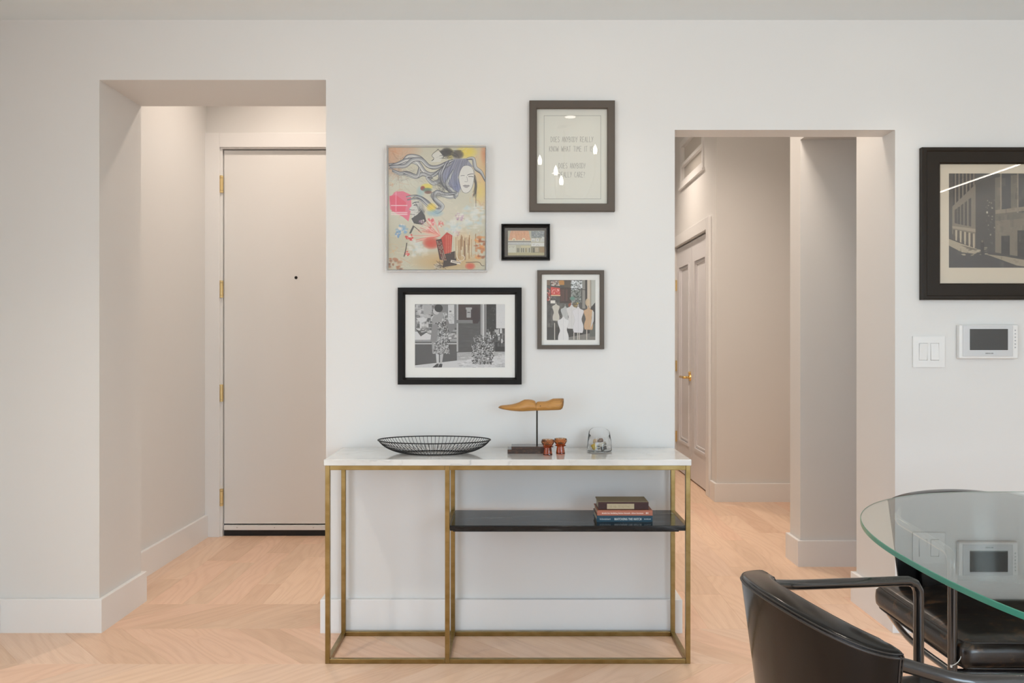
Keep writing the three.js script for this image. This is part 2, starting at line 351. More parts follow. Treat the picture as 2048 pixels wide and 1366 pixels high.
function straightBoards(x0, x1, z0, z1) {                         // boards running into the hall
  for (let x = x0; x < x1 - 0.01;) {
    const w = Math.min(rr(0.1, 0.16), x1 - x);
    for (let z = z1; z > z0 + 0.01;) {
      const l = Math.min(z === z1 ? rr(0.25, 1.0) : rr(0.6, 1.3), z - z0);
      lay(plank([[x, z], [x + w, z], [x + w, z - l], [x, z - l]], [0, 1]), true);
      z -= l;
    }
    x += w;
  }
}
chevronRow(OPEN_L[0] - 0.02, OPEN_L[1] + 0.02, -0.33, -0.03, true, true);
straightBoards(HX - 0.02, OPEN_L[1] + 0.3, HZ - 0.13, -0.33);
straightBoards(0.52, 1.75, BZ - 1.7, -0.03);
straightBoards(1.75, 2.62, BZ - 0.02, -TH - 0.1);
for (let i = 0; i < 19; i++) chevronRow(LEFT, RIGHT, -0.03 + i * 0.35, Math.min(0.32 + i * 0.35, REAR), i % 2 === 1, i < 2);
farBoards.forEach((list, k) => { if (list.length) mesh('plank_field', list, oakTones[k], floor).userData.kind = 'stuff'; });

// ------------------------------------------------------------------ doors
{ // flat entry door at the end of the left hall
  const d = structureGroup('door_1'), zf = HZ - 0.012;
  mesh('door_slab', [box(-1.7, DOOR[1] - 0.006, 0.072, 2.277, zf - 0.044, zf, 0.002)], M.door, d);
  mesh('casing', [box(-1.806, -1.716, 0, 2.372, HZ, HZ + 0.02, 0.002), box(DOOR[1], DOOR[1] + 0.09, 0, 2.372, HZ, HZ + 0.02, 0.002), box(-1.716, DOOR[1], 2.288, 2.372, HZ, HZ + 0.02, 0.002)], M.trim, d);
  mesh('door_jamb', [box(-1.716, -1.7045, 0, 2.288, HZ - 0.13, HZ + 0.004), box(DOOR[1] - 0.012, DOOR[1], 0, 2.288, HZ - 0.13, HZ - 0.06), box(-1.7045, DOOR[1], 2.282, 2.288, HZ - 0.13, HZ + 0.004)], M.trim, d);
  const sweep = mesh('door_sweep', [box(-1.699, DOOR[1] - 0.006, 0.036, 0.064, zf - 0.02, zf + 0.008, 0.002)], M.trim, d);
  for (const x of [-1.62, -1.4, -1.17]) { const s = new THREE.SphereGeometry(0.004, 10, 6); s.scale(1, 1, 0.4); s.translate(x, 0.052, zf + 0.008); mesh('screw', s, M.steel, sweep); }
  mesh('threshold', [box(-1.7, DOOR[1] - 0.006, 0.0, 0.034, zf - 0.06, zf - 0.004, 0.002)], M.rubber, d);
  for (const y of [2.073, 1.456, 0.845, 0.2315]) {
    const g = [];
    for (const [y0, y1, r] of [[-0.036, 0.036, 0.0095], [0.0375, 0.05, 0.0098], [-0.05, -0.0375, 0.0098]]) { const c = new THREE.CylinderGeometry(r, r, y1 - y0, 20); c.translate(-1.709, y + (y0 + y1) / 2, HZ + 0.008); g.push(c); }
    g.push(box(-1.7165, -1.7005, y - 0.05, y + 0.05, HZ - 0.004, HZ + 0.003));
    mesh('hinge', g, M.hinge, d);
  }
  const ring = new THREE.TorusGeometry(0.0075, 0.0016, 8, 24); ring.translate(-1.275, 1.525, zf + 0.0005);
  const hole = new THREE.SphereGeometry(0.0072, 16, 10); hole.scale(1, 1, 0.3); hole.translate(-1.275, 1.525, zf);
  mesh('peephole', [ring, hole], M.dark, d);
}
{ // pair of panelled closet doors in the corridor, with a transom above
  const d = structureGroup('door_2'), x0 = CX + 0.012;
  const hold = (g) => { g.rotateY(Math.PI / 2); g.translate(x0, 0, 0); return metric(g); };
  for (const [z0, z1] of [[2.82, 3.407], [3.413, 4.0]]) {
    const rect = (a, b, e, f) => [[a, e], [b, e], [b, f], [a, f]];
    const pz = [z0 + 0.115, z1 - 0.115], py = [0.285, 1.80];
    const leaf = mesh('door_leaf', [hold(panel(rect(z0, z1, 0.012, 1.972), [rect(pz[0], pz[1], py[0], py[1])], 0, 0.035)), box(x0 + 0.012, x0 + 0.03, py[0] - 0.01, py[1] + 0.01, -pz[1] - 0.01, -pz[0] + 0.01)], M.closet, d);
    const bead = (k, s, e) => { const o = panel(rect(pz[0] + k, pz[1] - k, py[0] + k, py[1] - k), [rect(pz[0] + k + s, pz[1] - k - s, py[0] + k + s, py[1] - k - s)], e, 0.014); return hold(o); };
    mesh('panel_moulding', [bead(-0.016, 0.02, -0.007), bead(0.016, 0.012, 0.004)], M.closet, leaf);
    const hz = z0 < 3 ? z0 - 0.004 : z1 + 0.004;
    for (const y of [1.65, 0.93, 0.30]) { const c = new THREE.CylinderGeometry(0.008, 0.008, 0.095, 14); c.translate(x0 - 0.006, y, -hz); mesh('hinge', c, M.hinge, leaf); }
    if (z0 > 3) {
      const h = [], disc = new THREE.CylinderGeometry(0.029, 0.031, 0.012, 28); disc.rotateZ(Math.PI / 2); disc.translate(x0 - 0.006, 0.85, -3.465); h.push(disc);
      h.push(bent([[x0, 0.85, -3.465], [x0 - 0.055, 0.85, -3.465], [x0 - 0.055, 0.85, -3.60]], 0.014, 0.0105));
      mesh('lever_handle', h, M.gold, leaf);
      const rose = new THREE.CylinderGeometry(0.014, 0.014, 0.016, 20); rose.rotateZ(Math.PI / 2); rose.translate(x0 - 0.008, 0.885, -3.465);
      mesh('lock_rose', rose, M.gold, leaf);
    }
  }
  mesh('casing', [box(CX - 0.02, CX, 0, 2.075, -2.81, -2.72, 0.003), box(CX - 0.02, CX, 0, 2.075, -4.1, -4.01, 0.003), box(CX - 0.02, CX, 1.985, 2.075, -4.01, -2.81, 0.003), box(CX + 0.06, CX + 0.1, 1.96, 1.985, -4.01, -2.81)], M.trim, d);
  const w = structureGroup('window_3');
  mesh('window_frame', [box(CX - 0.012, CX + 0.05, 2.475, 2.525, -3.77, -2.94, 0.003), box(CX - 0.012, CX + 0.05, 2.82, 2.87, -3.77, -2.94, 0.003), box(CX - 0.012, CX + 0.05, 2.525, 2.82, -2.985, -2.94, 0.003), box(CX - 0.012, CX + 0.05, 2.525, 2.82, -3.77, -3.725, 0.003), box(CX - 0.008, CX + 0.046, 2.648, 2.676, -3.725, -2.985, 0.003), box(CX - 0.022, CX, 2.455, 2.475, -3.79, -2.92, 0.002)], M.trim, w);
  for (const [a, b] of [[2.525, 2.648], [2.676, 2.82]]) mesh('window_pane', [box(CX + 0.02, CX + 0.025, a, b, -3.725, -2.985)], M.frosted, w);
}

// ------------------------------------------------------------------ console table
{
  const t = thing('console_table', 'slim console table with a brass frame, white marble top and black marble shelf', 'table', [0, 0, 0]);
  const T = 0.0165, H = 0.7065, x0 = -0.6655, x1 = 0.6355, zf = 0.32, zb = 0.036, xm = -0.2305;
  mesh('tabletop', [box(x0 - 0.0035, x1 + 0.0025, H, 0.7287, 0.014, 0.3265, 0.0025)], M.marble, t).userData.label = 'white marble tabletop with grey veins';
  for (const x of [x0 + T / 2, xm, x1 - T / 2]) for (const z of [zf - T / 2, zb + T / 2]) mesh('leg', [box(x - T / 2, x + T / 2, 0, H, z - T / 2, z + T / 2, 0.0015)], M.brass, t);
  for (const y of [0, H - T]) {
    for (const [a, b] of [[x0 + T, xm - T / 2], [xm + T / 2, x1 - T]]) for (const z of [zf - T / 2, zb + T / 2]) mesh('rail', [box(a, b, y, y + T, z - T / 2, z + T / 2, 0.0015)], M.brass, t);
    for (const x of [x0 + T / 2, xm, x1 - T / 2]) mesh('rail', [box(x - T / 2, x + T / 2, y, y + T, zb + T, zf - T, 0.0015)], M.brass, t);
  }
  for (const x of [xm, x1 - T / 2]) mesh('rail', [box(x - T / 2, x + T / 2, 0.474, 0.4905, zb + T, zf - T, 0.0015)], M.brass, t);
  mesh('shelf', [box(xm + T / 2 + 0.001, x1 - T - 0.0005, 0.4735, 0.492, zb + T + 0.001, zf, 0.003)], M.nero, t).userData.label = 'black marble shelf with pale streaks';
  mesh('shelf_bracket', [box(xm + 0.02, x1 - 0.04, 0.4695, 0.4735, zb + 0.03, zf - 0.006)], M.dark, t);
}

// ------------------------------------------------------------------ wire bowl
{
  const b = thing('wire_bowl', 'shallow oval black wire bowl on the white marble tabletop', 'bowl', [-0.2916, 0.7287, 0.166]);
  const A = [0.211, 0.119], B = [0.113, 0.058], HR = 0.0505;
  const ell = (a, y, r, n) => tube(Array.from({ length: n }, (_, i) => { const t = i / n * Math.PI * 2; return [a[0] * Math.cos(t), y, a[1] * Math.sin(t)]; }), r, n * 2, 8, true);
  mesh('rim', ell(A, HR, 0.0021, 64), M.wire, b);
  mesh('base_ring', ell(B, 0.0022, 0.0022, 48), M.wire, b);
  const N = 84;
  for (let i = 0; i < N; i++) {
    const t = (i + 0.5) / N * Math.PI * 2, c = Math.cos(t), s = Math.sin(t), p = [];
    for (let k = 0; k <= 6; k++) { const q = k / 6, e = Math.sin(q * Math.PI / 2) * 0.55 + q * 0.45, y = 0.002 + HR * Math.pow(q, 1.55); p.push([(B[0] + (A[0] - B[0]) * e) * c, y, (B[1] + (A[1] - B[1]) * e) * s]); }
    mesh('wire', tube(p, 0.00095, 10, 5), M.wire, b);
  }
  for (let i = -11; i <= 11; i++) {
    const x = i / 12 * B[0], w = B[1] * Math.sqrt(1 - (x / B[0]) ** 2);
    mesh('base_wire', tube([[x, 0.003, -w], [x, 0.0035, 0], [x, 0.003, w]], 0.00095, 6, 5), M.wire, b);
  }
}

// ------------------------------------------------------------------ wooden shoe last on a stand
const lastWood = canvasTexture(512, 256, (g, w, h) => {
  g.fillStyle = '#b98440'; g.fillRect(0, 0, w, h);
  for (let i = 0; i < 900; i++) { const y = rnd() * h, x = rnd() * w, l = rr(30, 240); g.strokeStyle = `rgba(${rnd() < 0.5 ? '92,52,16' : '214,164,96'},${rr(0.04, 0.22)})`; g.lineWidth = rr(0.5, 2); g.beginPath(); g.moveTo(x, y); g.bezierCurveTo(x + l * 0.3, y + rr(-4, 4), x + l * 0.7, y + rr(-4, 4), x + l, y + rr(-5, 5)); g.stroke(); }
  for (let i = 0; i < 420; i++) { const y = rnd() * h, toe = rnd() < 0.45, l = rr(8, toe ? 60 : 54); g.strokeStyle = `rgba(48,24,8,${rr(0.15, 0.5)})`; g.lineWidth = rr(0.8, 2.4); g.beginPath(); g.moveTo(toe ? 0 : w, y); g.lineTo(toe ? l * rnd() : w - l * rnd(), y + rr(-3, 3)); g.stroke(); }
}, { repeat: [1, 1] });
{
  const o = thing('shoe_last', 'old wooden shoe last mounted on a dark stepped block by a thin rod', 'sculpture', [0.0947, 0.7287, 0.137]);
  const dark = phys({ map: dataTexture(256, 128, (u, v) => mixc([44, 26, 17], [92, 58, 38], sstep(0, 0.5, fbm(u * 12, v * 40, 4, 4) + 0.1)), { repeat: [6, 6] }), roughness: 0.3, clearcoat: 0.5, clearcoatRoughness: 0.15 });
  mesh('base_block', [box(-0.1115, 0.031, 0, 0.0155, -0.043, 0.042, 0.001), box(-0.0967, 0.031, 0.0155, 0.0265, -0.038, 0.0418, 0.001)], dark, o);
  const rod = new THREE.CylinderGeometry(0.0031, 0.0031, 0.15, 14); rod.translate(0, 0.09, 0);
  mesh('rod', rod, std({ color: rgb(0.03, 0.025, 0.02), metalness: 0.6, roughness: 0.45 }), o);
  const P2 = (p) => [(980 + p[0] / 7.877 - 1024) * 3.031 / FOCAL - 0.0947, EYE - (780 + p[1] / 7.877 - 683) * 3.031 / FOCAL - 0.7287];
  // stations along the last: [x, top, bottom, half width]
  const toe = [[130, 272, 276, 0.001], [140, 262, 284, 0.008], [160, 247, 292, 0.015], [200, 240, 302, 0.024], [260, 236, 312, 0.031], [330, 228, 322, 0.0355], [400, 212, 330, 0.037], [460, 192, 334, 0.036], [505, 168, 335, 0.034], [545, 150, 334, 0.032], [600, 147, 331, 0.029], [660, 153, 327, 0.027], [700, 165, 325, 0.026], [716, 185, 324, 0.026], [721, 200, 323, 0.026]];
  const heel = [[724, 208, 324, 0.0255], [740, 188, 324, 0.026], [768, 180, 323, 0.0265], [820, 179, 322, 0.0265], [870, 178, 321, 0.027], [920, 166, 320, 0.028], [955, 150, 319, 0.029], [990, 134, 318, 0.030], [1060, 131, 316, 0.030], [1110, 131, 311, 0.028], [1138, 131, 290, 0.024], [1152, 132, 255, 0.018], [1160, 134, 215, 0.010]];
  const loft = (st) => {
    const n = 24, pos = [], uv = [], idx = [];
    st.forEach(([px, t, b, w]) => {
      const [x, yt] = P2([px, t]), yb = P2([px, b])[1], c = (yt + yb) / 2, h = (yt - yb) / 2;
      for (let k = 0; k <= n; k++) {
        const a = k / n * Math.PI * 2, ca = Math.cos(a), sa = Math.sin(a), e = 0.72;
        const yy = Math.sign(sa) * Math.pow(Math.abs(sa), e), zz = Math.sign(ca) * Math.pow(Math.abs(ca), e) * (sa > 0 ? 1 - 0.42 * sa : 1);
        pos.push(x, c + h * yy, zz * w); uv.push((px - 130) / 1030, k / n);
      }
    });
    for (let i = 0; i < st.length - 1; i++) for (let k = 0; k < n; k++) { const a = i * (n + 1) + k, b = a + n + 1; idx.push(a, a + 1, b, b, a + 1, b + 1); }
    for (const [i, flip] of [[0, 0], [st.length - 1, 1]]) { const q = i * (n + 1); for (let k = 1; k < n - 1; k++) flip ? idx.push(q, q + k + 1, q + k) : idx.push(q, q + k, q + k + 1); }
    const g = new THREE.BufferGeometry();
    g.setAttribute('position', new THREE.Float32BufferAttribute(pos, 3)); g.setAttribute('uv', new THREE.Float32BufferAttribute(uv, 2)); g.setIndex(idx);
    return toCreasedNormals(g, 0.9);
  };
  const wood = phys({ map: lastWood, roughness: 0.45, clearcoat: 0.25, clearcoatRoughness: 0.35, side: THREE.DoubleSide });
  const tp = mesh('toe_piece', loft(toe), wood, o), hp = mesh('heel_piece', loft(heel), wood, o);
  for (const [p, par] of [[[650, 247], tp], [[788, 243], hp]]) { const [x, y] = P2(p), s = new THREE.SphereGeometry(0.0018, 10, 8); s.scale(1, 1, 0.5); s.translate(x, y, 0.0262); mesh('peg_hole_dot', s, std({ color: rgb(0.09, 0.045, 0.02), roughness: 0.6 }), par); }  // dark brown beads stand in for the shade of small peg holes
}

// ------------------------------------------------------------------ amber glass candle holders
{
  const prof = [[0, 0], [0.0163, 0], [0.0172, 0.002], [0.0155, 0.012], [0.0138, 0.024], [0.0133, 0.0275], [0.0150, 0.0285], [0.0205, 0.0300], [0.0212, 0.0315], [0.0205, 0.0330], [0.0168, 0.0345], [0.0205, 0.040], [0.0238, 0.046], [0.0250, 0.0500], [0.0240, 0.0535], [0.0228, 0.0572], [0.0214, 0.0575], [0.0210, 0.053], [0.0200, 0.047], [0.0160, 0.041], [0.0120, 0.0385], [0, 0.038]];
  const g = toCreasedNormals(new THREE.LatheGeometry(prof.map((p) => new THREE.Vector2(...p)), 40), 0.5);
  const first = mesh('candle_holder', g, M.amber); first.position.set(0.132, 0.7287, 0.214);
  tag(first, 'amber glass candle holder nearest the dark base of the shoe last, the left one', 'candle holder', 'amber glass candle holders');
  const second = first.clone(); second.name = numbered('candle_holder'); second.position.set(0.181, 0.7287, 0.181); scene.add(second);
  second.userData = {}; tag(second, 'amber glass candle holder farther from the shoe last, nearer the clear jar', 'candle holder', 'amber glass candle holders');
}

// ------------------------------------------------------------------ clear jar and what it holds
{
  const jx = 0.3337, jz = 0.112, jy = 0.7287;
  const prof = [[0, 0.0005], [0.040, 0], [0.0455, 0.002], [0.0478, 0.006], [0.0476, 0.012], [0.0455, 0.04], [0.0402, 0.0708], [0.0396, 0.0714], [0.0390, 0.0708], [0.0443, 0.04], [0.0464, 0.013], [0.0455, 0.0068], [0.040, 0.0048], [0, 0.0045]];
  const g = new THREE.LatheGeometry(prof.map((p) => new THREE.Vector2(...p)), 56), p = g.attributes.position;
  for (let i = 0; i < p.count; i++) { const y = p.getY(i), k = sstep(0.03, 0.0715, y); p.setY(i, y - k * p.getZ(i) * 0.42); }
  const jar = mesh('glass_jar', toCreasedNormals(g, 0.7), M.jarGlass); jar.position.set(jx, jy, jz);
  tag(jar, 'clear glass jar with a slanted mouth holding small boxes on the marble tabletop', 'jar');
  const stripe = canvasTexture(64, 64, (c) => { c.fillStyle = '#c9c4b4'; c.fillRect(0, 0, 64, 64); c.fillStyle = '#46423a'; c.fillRect(0, 10, 64, 16); c.fillRect(0, 38, 64, 14); });
  const yellow = std({ color: rgb(0.62, 0.42, 0.04), roughness: 0.5 }), pale = std({ color: rgb(0.66, 0.62, 0.52), roughness: 0.7 }), grey = std({ map: stripe, roughness: 0.6 }), charcoal = std({ color: rgb(0.06, 0.055, 0.045), roughness: 0.6 }), tan = std({ color: rgb(0.55, 0.38, 0.18), roughness: 0.7 }), stone = std({ color: rgb(0.2, 0.13, 0.095), roughness: 0.5 });
  const item = (name, label, cat, geo, mat, at, turn) => { const o = mesh(name, geo, mat); o.position.set(jx + at[0], jy + at[1], jz + at[2]); o.rotation.set(...turn); tag(o, label, cat, 'small things in the clear jar'); return o; };
  const card = (w, h, d) => new RoundedBoxGeometry(w, h, d, 2, 0.0012);
  item('matchbox', 'bright yellow matchbox leaning at the left side inside the clear jar', 'matchbox', card(0.017, 0.021, 0.010), yellow, [-0.0215, 0.0185, 0.014], [0.1, 0.3, 0.5]);
  item('matchbox', 'thin upright black and white matchbox in the middle of the clear jar', 'matchbox', card(0.007, 0.0215, 0.015), grey, [-0.006, 0.0172, 0.02], [0, 0.25, 0.12]);
  item('matchbox', 'white matchbox standing in the middle of the clear jar', 'matchbox', card(0.013, 0.015, 0.008), pale, [0.003, 0.0255, 0.013], [0, 0.1, 0.06]);
  item('matchbox', 'charcoal grey matchbox lying at the bottom right of the clear jar', 'matchbox', card(0.022, 0.013, 0.014), charcoal, [0.0155, 0.0128, 0.012], [0.0, 0.2, 0.15]);
  item('matchbox', 'striped grey matchbox resting at the upper right inside the clear jar', 'matchbox', card(0.021, 0.010, 0.014), grey, [0.0175, 0.0268, -0.002], [0.1, 0.2, 0.25]);
  item('matchbox', 'tan matchbox lying at the back of the clear jar', 'matchbox', card(0.017, 0.008, 0.014), tan, [-0.014, 0.034, -0.016], [0.2, 0.1, 0.1]);
  const peb = new THREE.IcosahedronGeometry(0.0085, 3); peb.scale(1.1, 0.7, 0.9);
  item('pebble', 'brown pebble on top of the boxes inside the clear jar', 'pebble', peb, stone, [0.005, 0.0385, -0.004], [0.1, 0.4, 0.15]);
}

// ------------------------------------------------------------------ books on the black shelf
const spineText = (base, w, h, draw) => canvasTexture(w, h, (g) => { g.fillStyle = base; g.fillRect(0, 0, w, h); for (let i = 0; i < 500; i++) { g.fillStyle = `rgba(${rnd() < 0.5 ? '255,255,255' : '0,0,0'},${rr(0.01, 0.06)})`; g.fillRect(rnd() * w, rnd() * h, rr(2, 40), rr(1, 2)); } draw(g); });
function book(label, x0, x1, y0, y1, zf, depth, cover, spine, extra) {
  const b = thing('book', label, 'book', [(x0 + x1) / 2, y0, zf - depth / 2], 0, 'books stacked on the black shelf');
  const w = (x1 - x0) / 2, h = y1 - y0, d = depth / 2, c = 0.0016;
  mesh('cover', [box(-w, w, 0, c, -d, d, 0.0006), box(-w, w, h - c, h, -d, d, 0.0006), box(-w, w, 0.0004, h - 0.0004, d - 0.0025, d, 0.001)], cover, b);
  mesh('pages', [box(-w + 0.003, w - 0.003, c, h - c, -d + 0.004, d - 0.0026)], std({ color: rgb(0.5, 0.42, 0.3), roughness: 0.9 }), b);
  const p = new THREE.PlaneGeometry(2 * w - 0.001, h - 0.0016); p.translate(0, h / 2, d + 0.0002);
  mesh('spine_print', p, spine, b);
  if (extra) extra(b, w, h, d);
  return b;
}
{
  const y = 0.492;
  const teal = std({ color: rgb(0.02, 0.075, 0.115), roughness: 0.45 }), coral = std({ color: rgb(0.42, 0.15, 0.08), roughness: 0.5 }), maroon = std({ color: rgb(0.055, 0.012, 0.01), roughness: 0.4 });
  book('teal book with white spine lettering at the bottom of the stack on the black shelf', 0.3078, 0.511, y, y + 0.0225, 0.261, 0.128, teal, std({ map: spineText('#1d4558', 1024, 116, (g) => {
    g.fillStyle = '#d9dedb'; g.textBaseline = 'middle'; g.font = '46px serif'; g.save(); g.translate(52, 62); g.scale(0.82, 1); g.fillText('Schwiebert', 0, 0); g.restore();
    g.save(); g.translate(320, 62); g.scale(0.74, 1); g.font = 'bold 62px sans-serif'; g.fillText('MATCHING THE HATCH', 0, 0); g.restore();
    g.save(); g.translate(868, 62); g.scale(0.8, 1); g.font = 'bold 26px sans-serif'; g.fillText('MACMILLAN', 0, 0); g.restore();
  }), roughness: 0.45 }));
  book('thin coral orange book with white lettering in the middle of the stack', 0.3100, 0.5115, y + 0.0226, y + 0.0418, 0.2585, 0.125, coral, std({ map: spineText('#b5705a', 1024, 98, (g) => {
    g.fillStyle = '#f0e4da'; g.textBaseline = 'middle'; g.font = 'bold 38px serif'; g.save(); g.translate(82, 54); g.scale(0.84, 1); g.fillText('Briefs for Building Better Brands', 0, 0); g.restore();
    g.save(); g.translate(628, 54); g.scale(0.84, 1); g.fillText('Allan Gorman', 0, 0); g.restore();
    g.beginPath(); g.arc(916, 52, 17, 0, 7); g.fill(); g.fillRect(940, 34, 7, 36); g.fillStyle = '#b5705a'; g.fillRect(908, 48, 16, 9);
  }), roughness: 0.5 }));
  book('old maroon book with a cream spine label on top of the stack', 0.3145, 0.4985, y + 0.0419, y + 0.0692, 0.249, 0.100, maroon, std({ map: spineText('#331110', 1024, 150, (g) => {
    g.fillStyle = '#b3a688'; g.fillRect(176, 26, 556, 112); g.strokeStyle = '#7b6d52'; g.lineWidth = 2;
    for (let x = 200; x < 640; x += 12) if (rnd() < 0.62) { g.beginPath(); g.moveTo(x, rr(44, 80)); g.lineTo(x + rr(-4, 4), rr(96, 126)); g.stroke(); }
    g.fillStyle = 'rgba(160,110,100,.35)'; g.fillRect(0, 8, 1024, 5);
  }), roughness: 0.42 }), (b, w, h, d) => mesh('title_board', [box(-w, w, h - 0.0002, h + 0.0014, -d - 0.002, d - 0.006, 0.0005)], std({ color: rgb(0.33, 0.27, 0.17), roughness: 0.8 }), b).userData.label = 'faded tan cloth board');
}

// ------------------------------------------------------------------ wall plates
{
  const cx = (X(1825.8, 3.163) + X(1889.6, 3.163)) / 2, cy = (Y(672.5, 3.163) + Y(734.5, 3.163)) / 2;
  const s = thing('light_switch', 'white double rocker light switch plate under the wide framed street print', 'light switch', [cx, cy, 0]);
  const plate = panel([[-0.063, -0.0612], [0.063, -0.0612], [0.063, 0.0612], [-0.063, 0.0612]], [-1, 1].map((k) => [[k * 0.0228 - 0.0168, -0.034], [k * 0.0228 + 0.0168, -0.034], [k * 0.0228 + 0.0168, 0.034], [k * 0.0228 - 0.0168, 0.034]]), 0.0005, 0.006);
  mesh('plate', [plate, box(-0.061, 0.061, -0.059, 0.059, 0.0, 0.001)], M.plastic, s);
  for (const k of [-1, 1]) { const r = box(-0.016, 0.016, -0.033, 0.033, -0.003, 0.003, 0.001); r.rotateX(k < 0 ? 0.09 : -0.07); r.translate(k * 0.0228, 0, 0.0055); mesh('rocker', r, M.plastic, s); }
}
{
  const d = 3.145, cx = (X(1919, d) + X(2037.5, d)) / 2, cy = (Y(649.5, d) + Y(717.5, d)) / 2, w = (X(2037.5, d) - X(1919, d)) / 2, h = (Y(649.5, d) - Y(717.5, d)) / 2;
  const s = thing('intercom_monitor', 'white wall intercom monitor with a dark screen beside the light switch', 'intercom', [cx, cy, 0]);
  mesh('housing', [box(-w, w, -h, h, 0, 0.022, 0.005, 3)], M.plastic, s);
  mesh('fascia', [box(-w + 0.013, w - 0.0235, -h + 0.0095, h - 0.003, 0.02, 0.0245, 0.001)], M.device, s);
  mesh('screen', [box(-w + 0.0395, w - 0.0435, -h + 0.034, h - 0.0165, 0.022, 0.0252, 0.0008)], M.screen, s);
  const p = new THREE.PlaneGeometry(0.05, 0.0085); p.translate(0.0, -h + 0.0215, 0.0247);
  mesh('brand_print', p, std({ map: canvasTexture(256, 44, (g) => { g.fillStyle = '#cbcdce'; g.fillRect(0, 0, 256, 44); g.fillStyle = '#3b3b3b'; g.font = 'bold 34px sans-serif'; g.textAlign = 'center'; g.textBaseline = 'middle'; g.save(); g.translate(128, 23); g.scale(1.05, 1); g.fillText('AMOCAM', 0, 0); g.restore(); }), roughness: 0.4 }), s);
  for (let i = 0; i < 6; i++) { const b = box(w - 0.0155, w - 0.0105, -0.0025, 0.0025, 0.021, 0.0229, 0.0008); b.translate(0, h - 0.022 - i * 0.0135, 0); mesh('button', b, std({ color: rgb(0.42, 0.43, 0.44), roughness: 0.4 }), s); }
}
{
  const o = thing('outlet', 'white wall outlet plate partly hidden behind the stack of books', 'outlet', [X(1293, 3.163), Y(1030, 3.163), 0]);
  mesh('plate', [box(-0.035, 0.035, -0.0575, 0.0575, 0, 0.005, 0.002)], M.plastic, o);
  for (const k of [-1, 1]) mesh('socket', [box(-0.0165, 0.0165, k * 0.02 - 0.014, k * 0.02 + 0.014, 0.004, 0.0065, 0.002)], M.plastic, o);
}
// ------------------------------------------------------------------ pictures on the wall
// a mitred frame: outer and inner rectangles joined by a moulding profile of [share of the width, height above the wall]
function moulding([ox0, oy0, ox1, oy1], [ix0, iy0, ix1, iy1], profile) {
  const ring = ([t, z]) => { const q = (a, b) => a + (b - a) * t; return [[q(ox0, ix0), q(oy0, iy0), z], [q(ox1, ix1), q(oy0, iy0), z], [q(ox1, ix1), q(oy1, iy1), z], [q(ox0, ix0), q(oy1, iy1), z]]; };
  const rings = profile.map(ring), pos = [];
  for (let i = 0; i < rings.length - 1; i++) for (let k = 0; k < 4; k++) { const a = rings[i][k], b = rings[i][(k + 1) % 4], c = rings[i + 1][(k + 1) % 4], d = rings[i + 1][k]; pos.push(...a, ...b, ...c, ...a, ...c, ...d); }
  const g = new THREE.BufferGeometry();
  g.setAttribute('position', new THREE.Float32BufferAttribute(pos, 3));
  g.computeVertexNormals();
  return metric(g);
}
const rectHole = (a, b, c, d) => [[a, b], [c, b], [c, d], [a, d]];
function rect(px, d) { return [X(px[0], d), Y(px[3], d), X(px[2], d), Y(px[1], d)]; }      // [left, top, right, bottom] pixels to metres
function picture(name, label, cat, outerPx, innerPx, printPx, { profile, mat, board, art, zFrame, zBoard = 0.010, rough = 0.7 }) {
  const O = rect(outerPx, DIST - zFrame), I = rect(innerPx, DIST - zFrame), P = rect(printPx, DIST - zBoard), cx = (O[0] + O[2]) / 2, cy = (O[1] + O[3]) / 2;
  const rel = (r) => [r[0] - cx, r[1] - cy, r[2] - cx, r[3] - cy];
  const t = thing(name, label, cat, [cx, cy, 0]), o = rel(O), i = rel(I), p = rel(P);
  mesh('frame', moulding(o, i, profile), mat, t);
  mesh('backing', [box(o[0] + 0.004, o[2] - 0.004, o[1] + 0.004, o[3] - 0.004, 0.0005, zBoard - 0.003)], M.matBoard, t);
  if (board) mesh('mat_board', [panel(rectHole(i[0] - 0.004, i[1] - 0.004, i[2] + 0.004, i[3] + 0.004), [rectHole(...p)], zBoard - 0.0018, zBoard)], board, t);
  const g = new THREE.PlaneGeometry(p[2] - p[0] + 0.004, p[3] - p[1] + 0.004);
  const uv = g.attributes.uv, ex = 0.002 / (p[2] - p[0]), ey = 0.002 / (p[3] - p[1]);
  for (let k = 0; k < uv.count; k++) uv.setXY(k, uv.getX(k) * (1 + 2 * ex) - ex, uv.getY(k) * (1 + 2 * ey) - ey);
  g.translate((p[0] + p[2]) / 2, (p[1] + p[3]) / 2, zBoard - 0.0022);
  mesh('print', g, std({ map: art, roughness: rough }), t);
  mesh('glazing', [box(i[0] - 0.003, i[2] + 0.003, i[1] - 0.003, i[3] + 0.003, zBoard + 0.0012, zBoard + 0.0032)], M.pane, t);
  return t;
}
const speck = (g, n, x0, y0, x1, y1, cols, a0, a1, s0, s1, sy = 1) => { for (let i = 0; i < n; i++) { g.fillStyle = `rgba(${cols[Math.floor(rnd() * cols.length)]},${rr(a0, a1)})`; const s = rr(s0, s1); g.fillRect(rr(x0, x1), rr(y0, y1), s, s * sy); } };
const poly = (g, pts, fill) => { g.beginPath(); pts.forEach((p, i) => i ? g.lineTo(...p) : g.moveTo(...p)); g.closePath(); g.fillStyle = fill; g.fill(); };
const blob = (g, x, y, rx, ry, col, a = 1, soft = 0.6) => { g.save(); g.translate(x, y); g.scale(rx, ry); const q = g.createRadialGradient(0, 0, 0, 0, 0, 1); q.addColorStop(0, `rgba(${col},${a})`); q.addColorStop(1 - soft, `rgba(${col},${a * 0.85})`); q.addColorStop(1 - soft * 0.45, `rgba(${col},${a * 0.5})`); q.addColorStop(1, `rgba(${col},0)`); g.fillStyle = q; g.beginPath(); g.arc(0, 0, 1, 0, 7); g.fill(); g.restore(); };
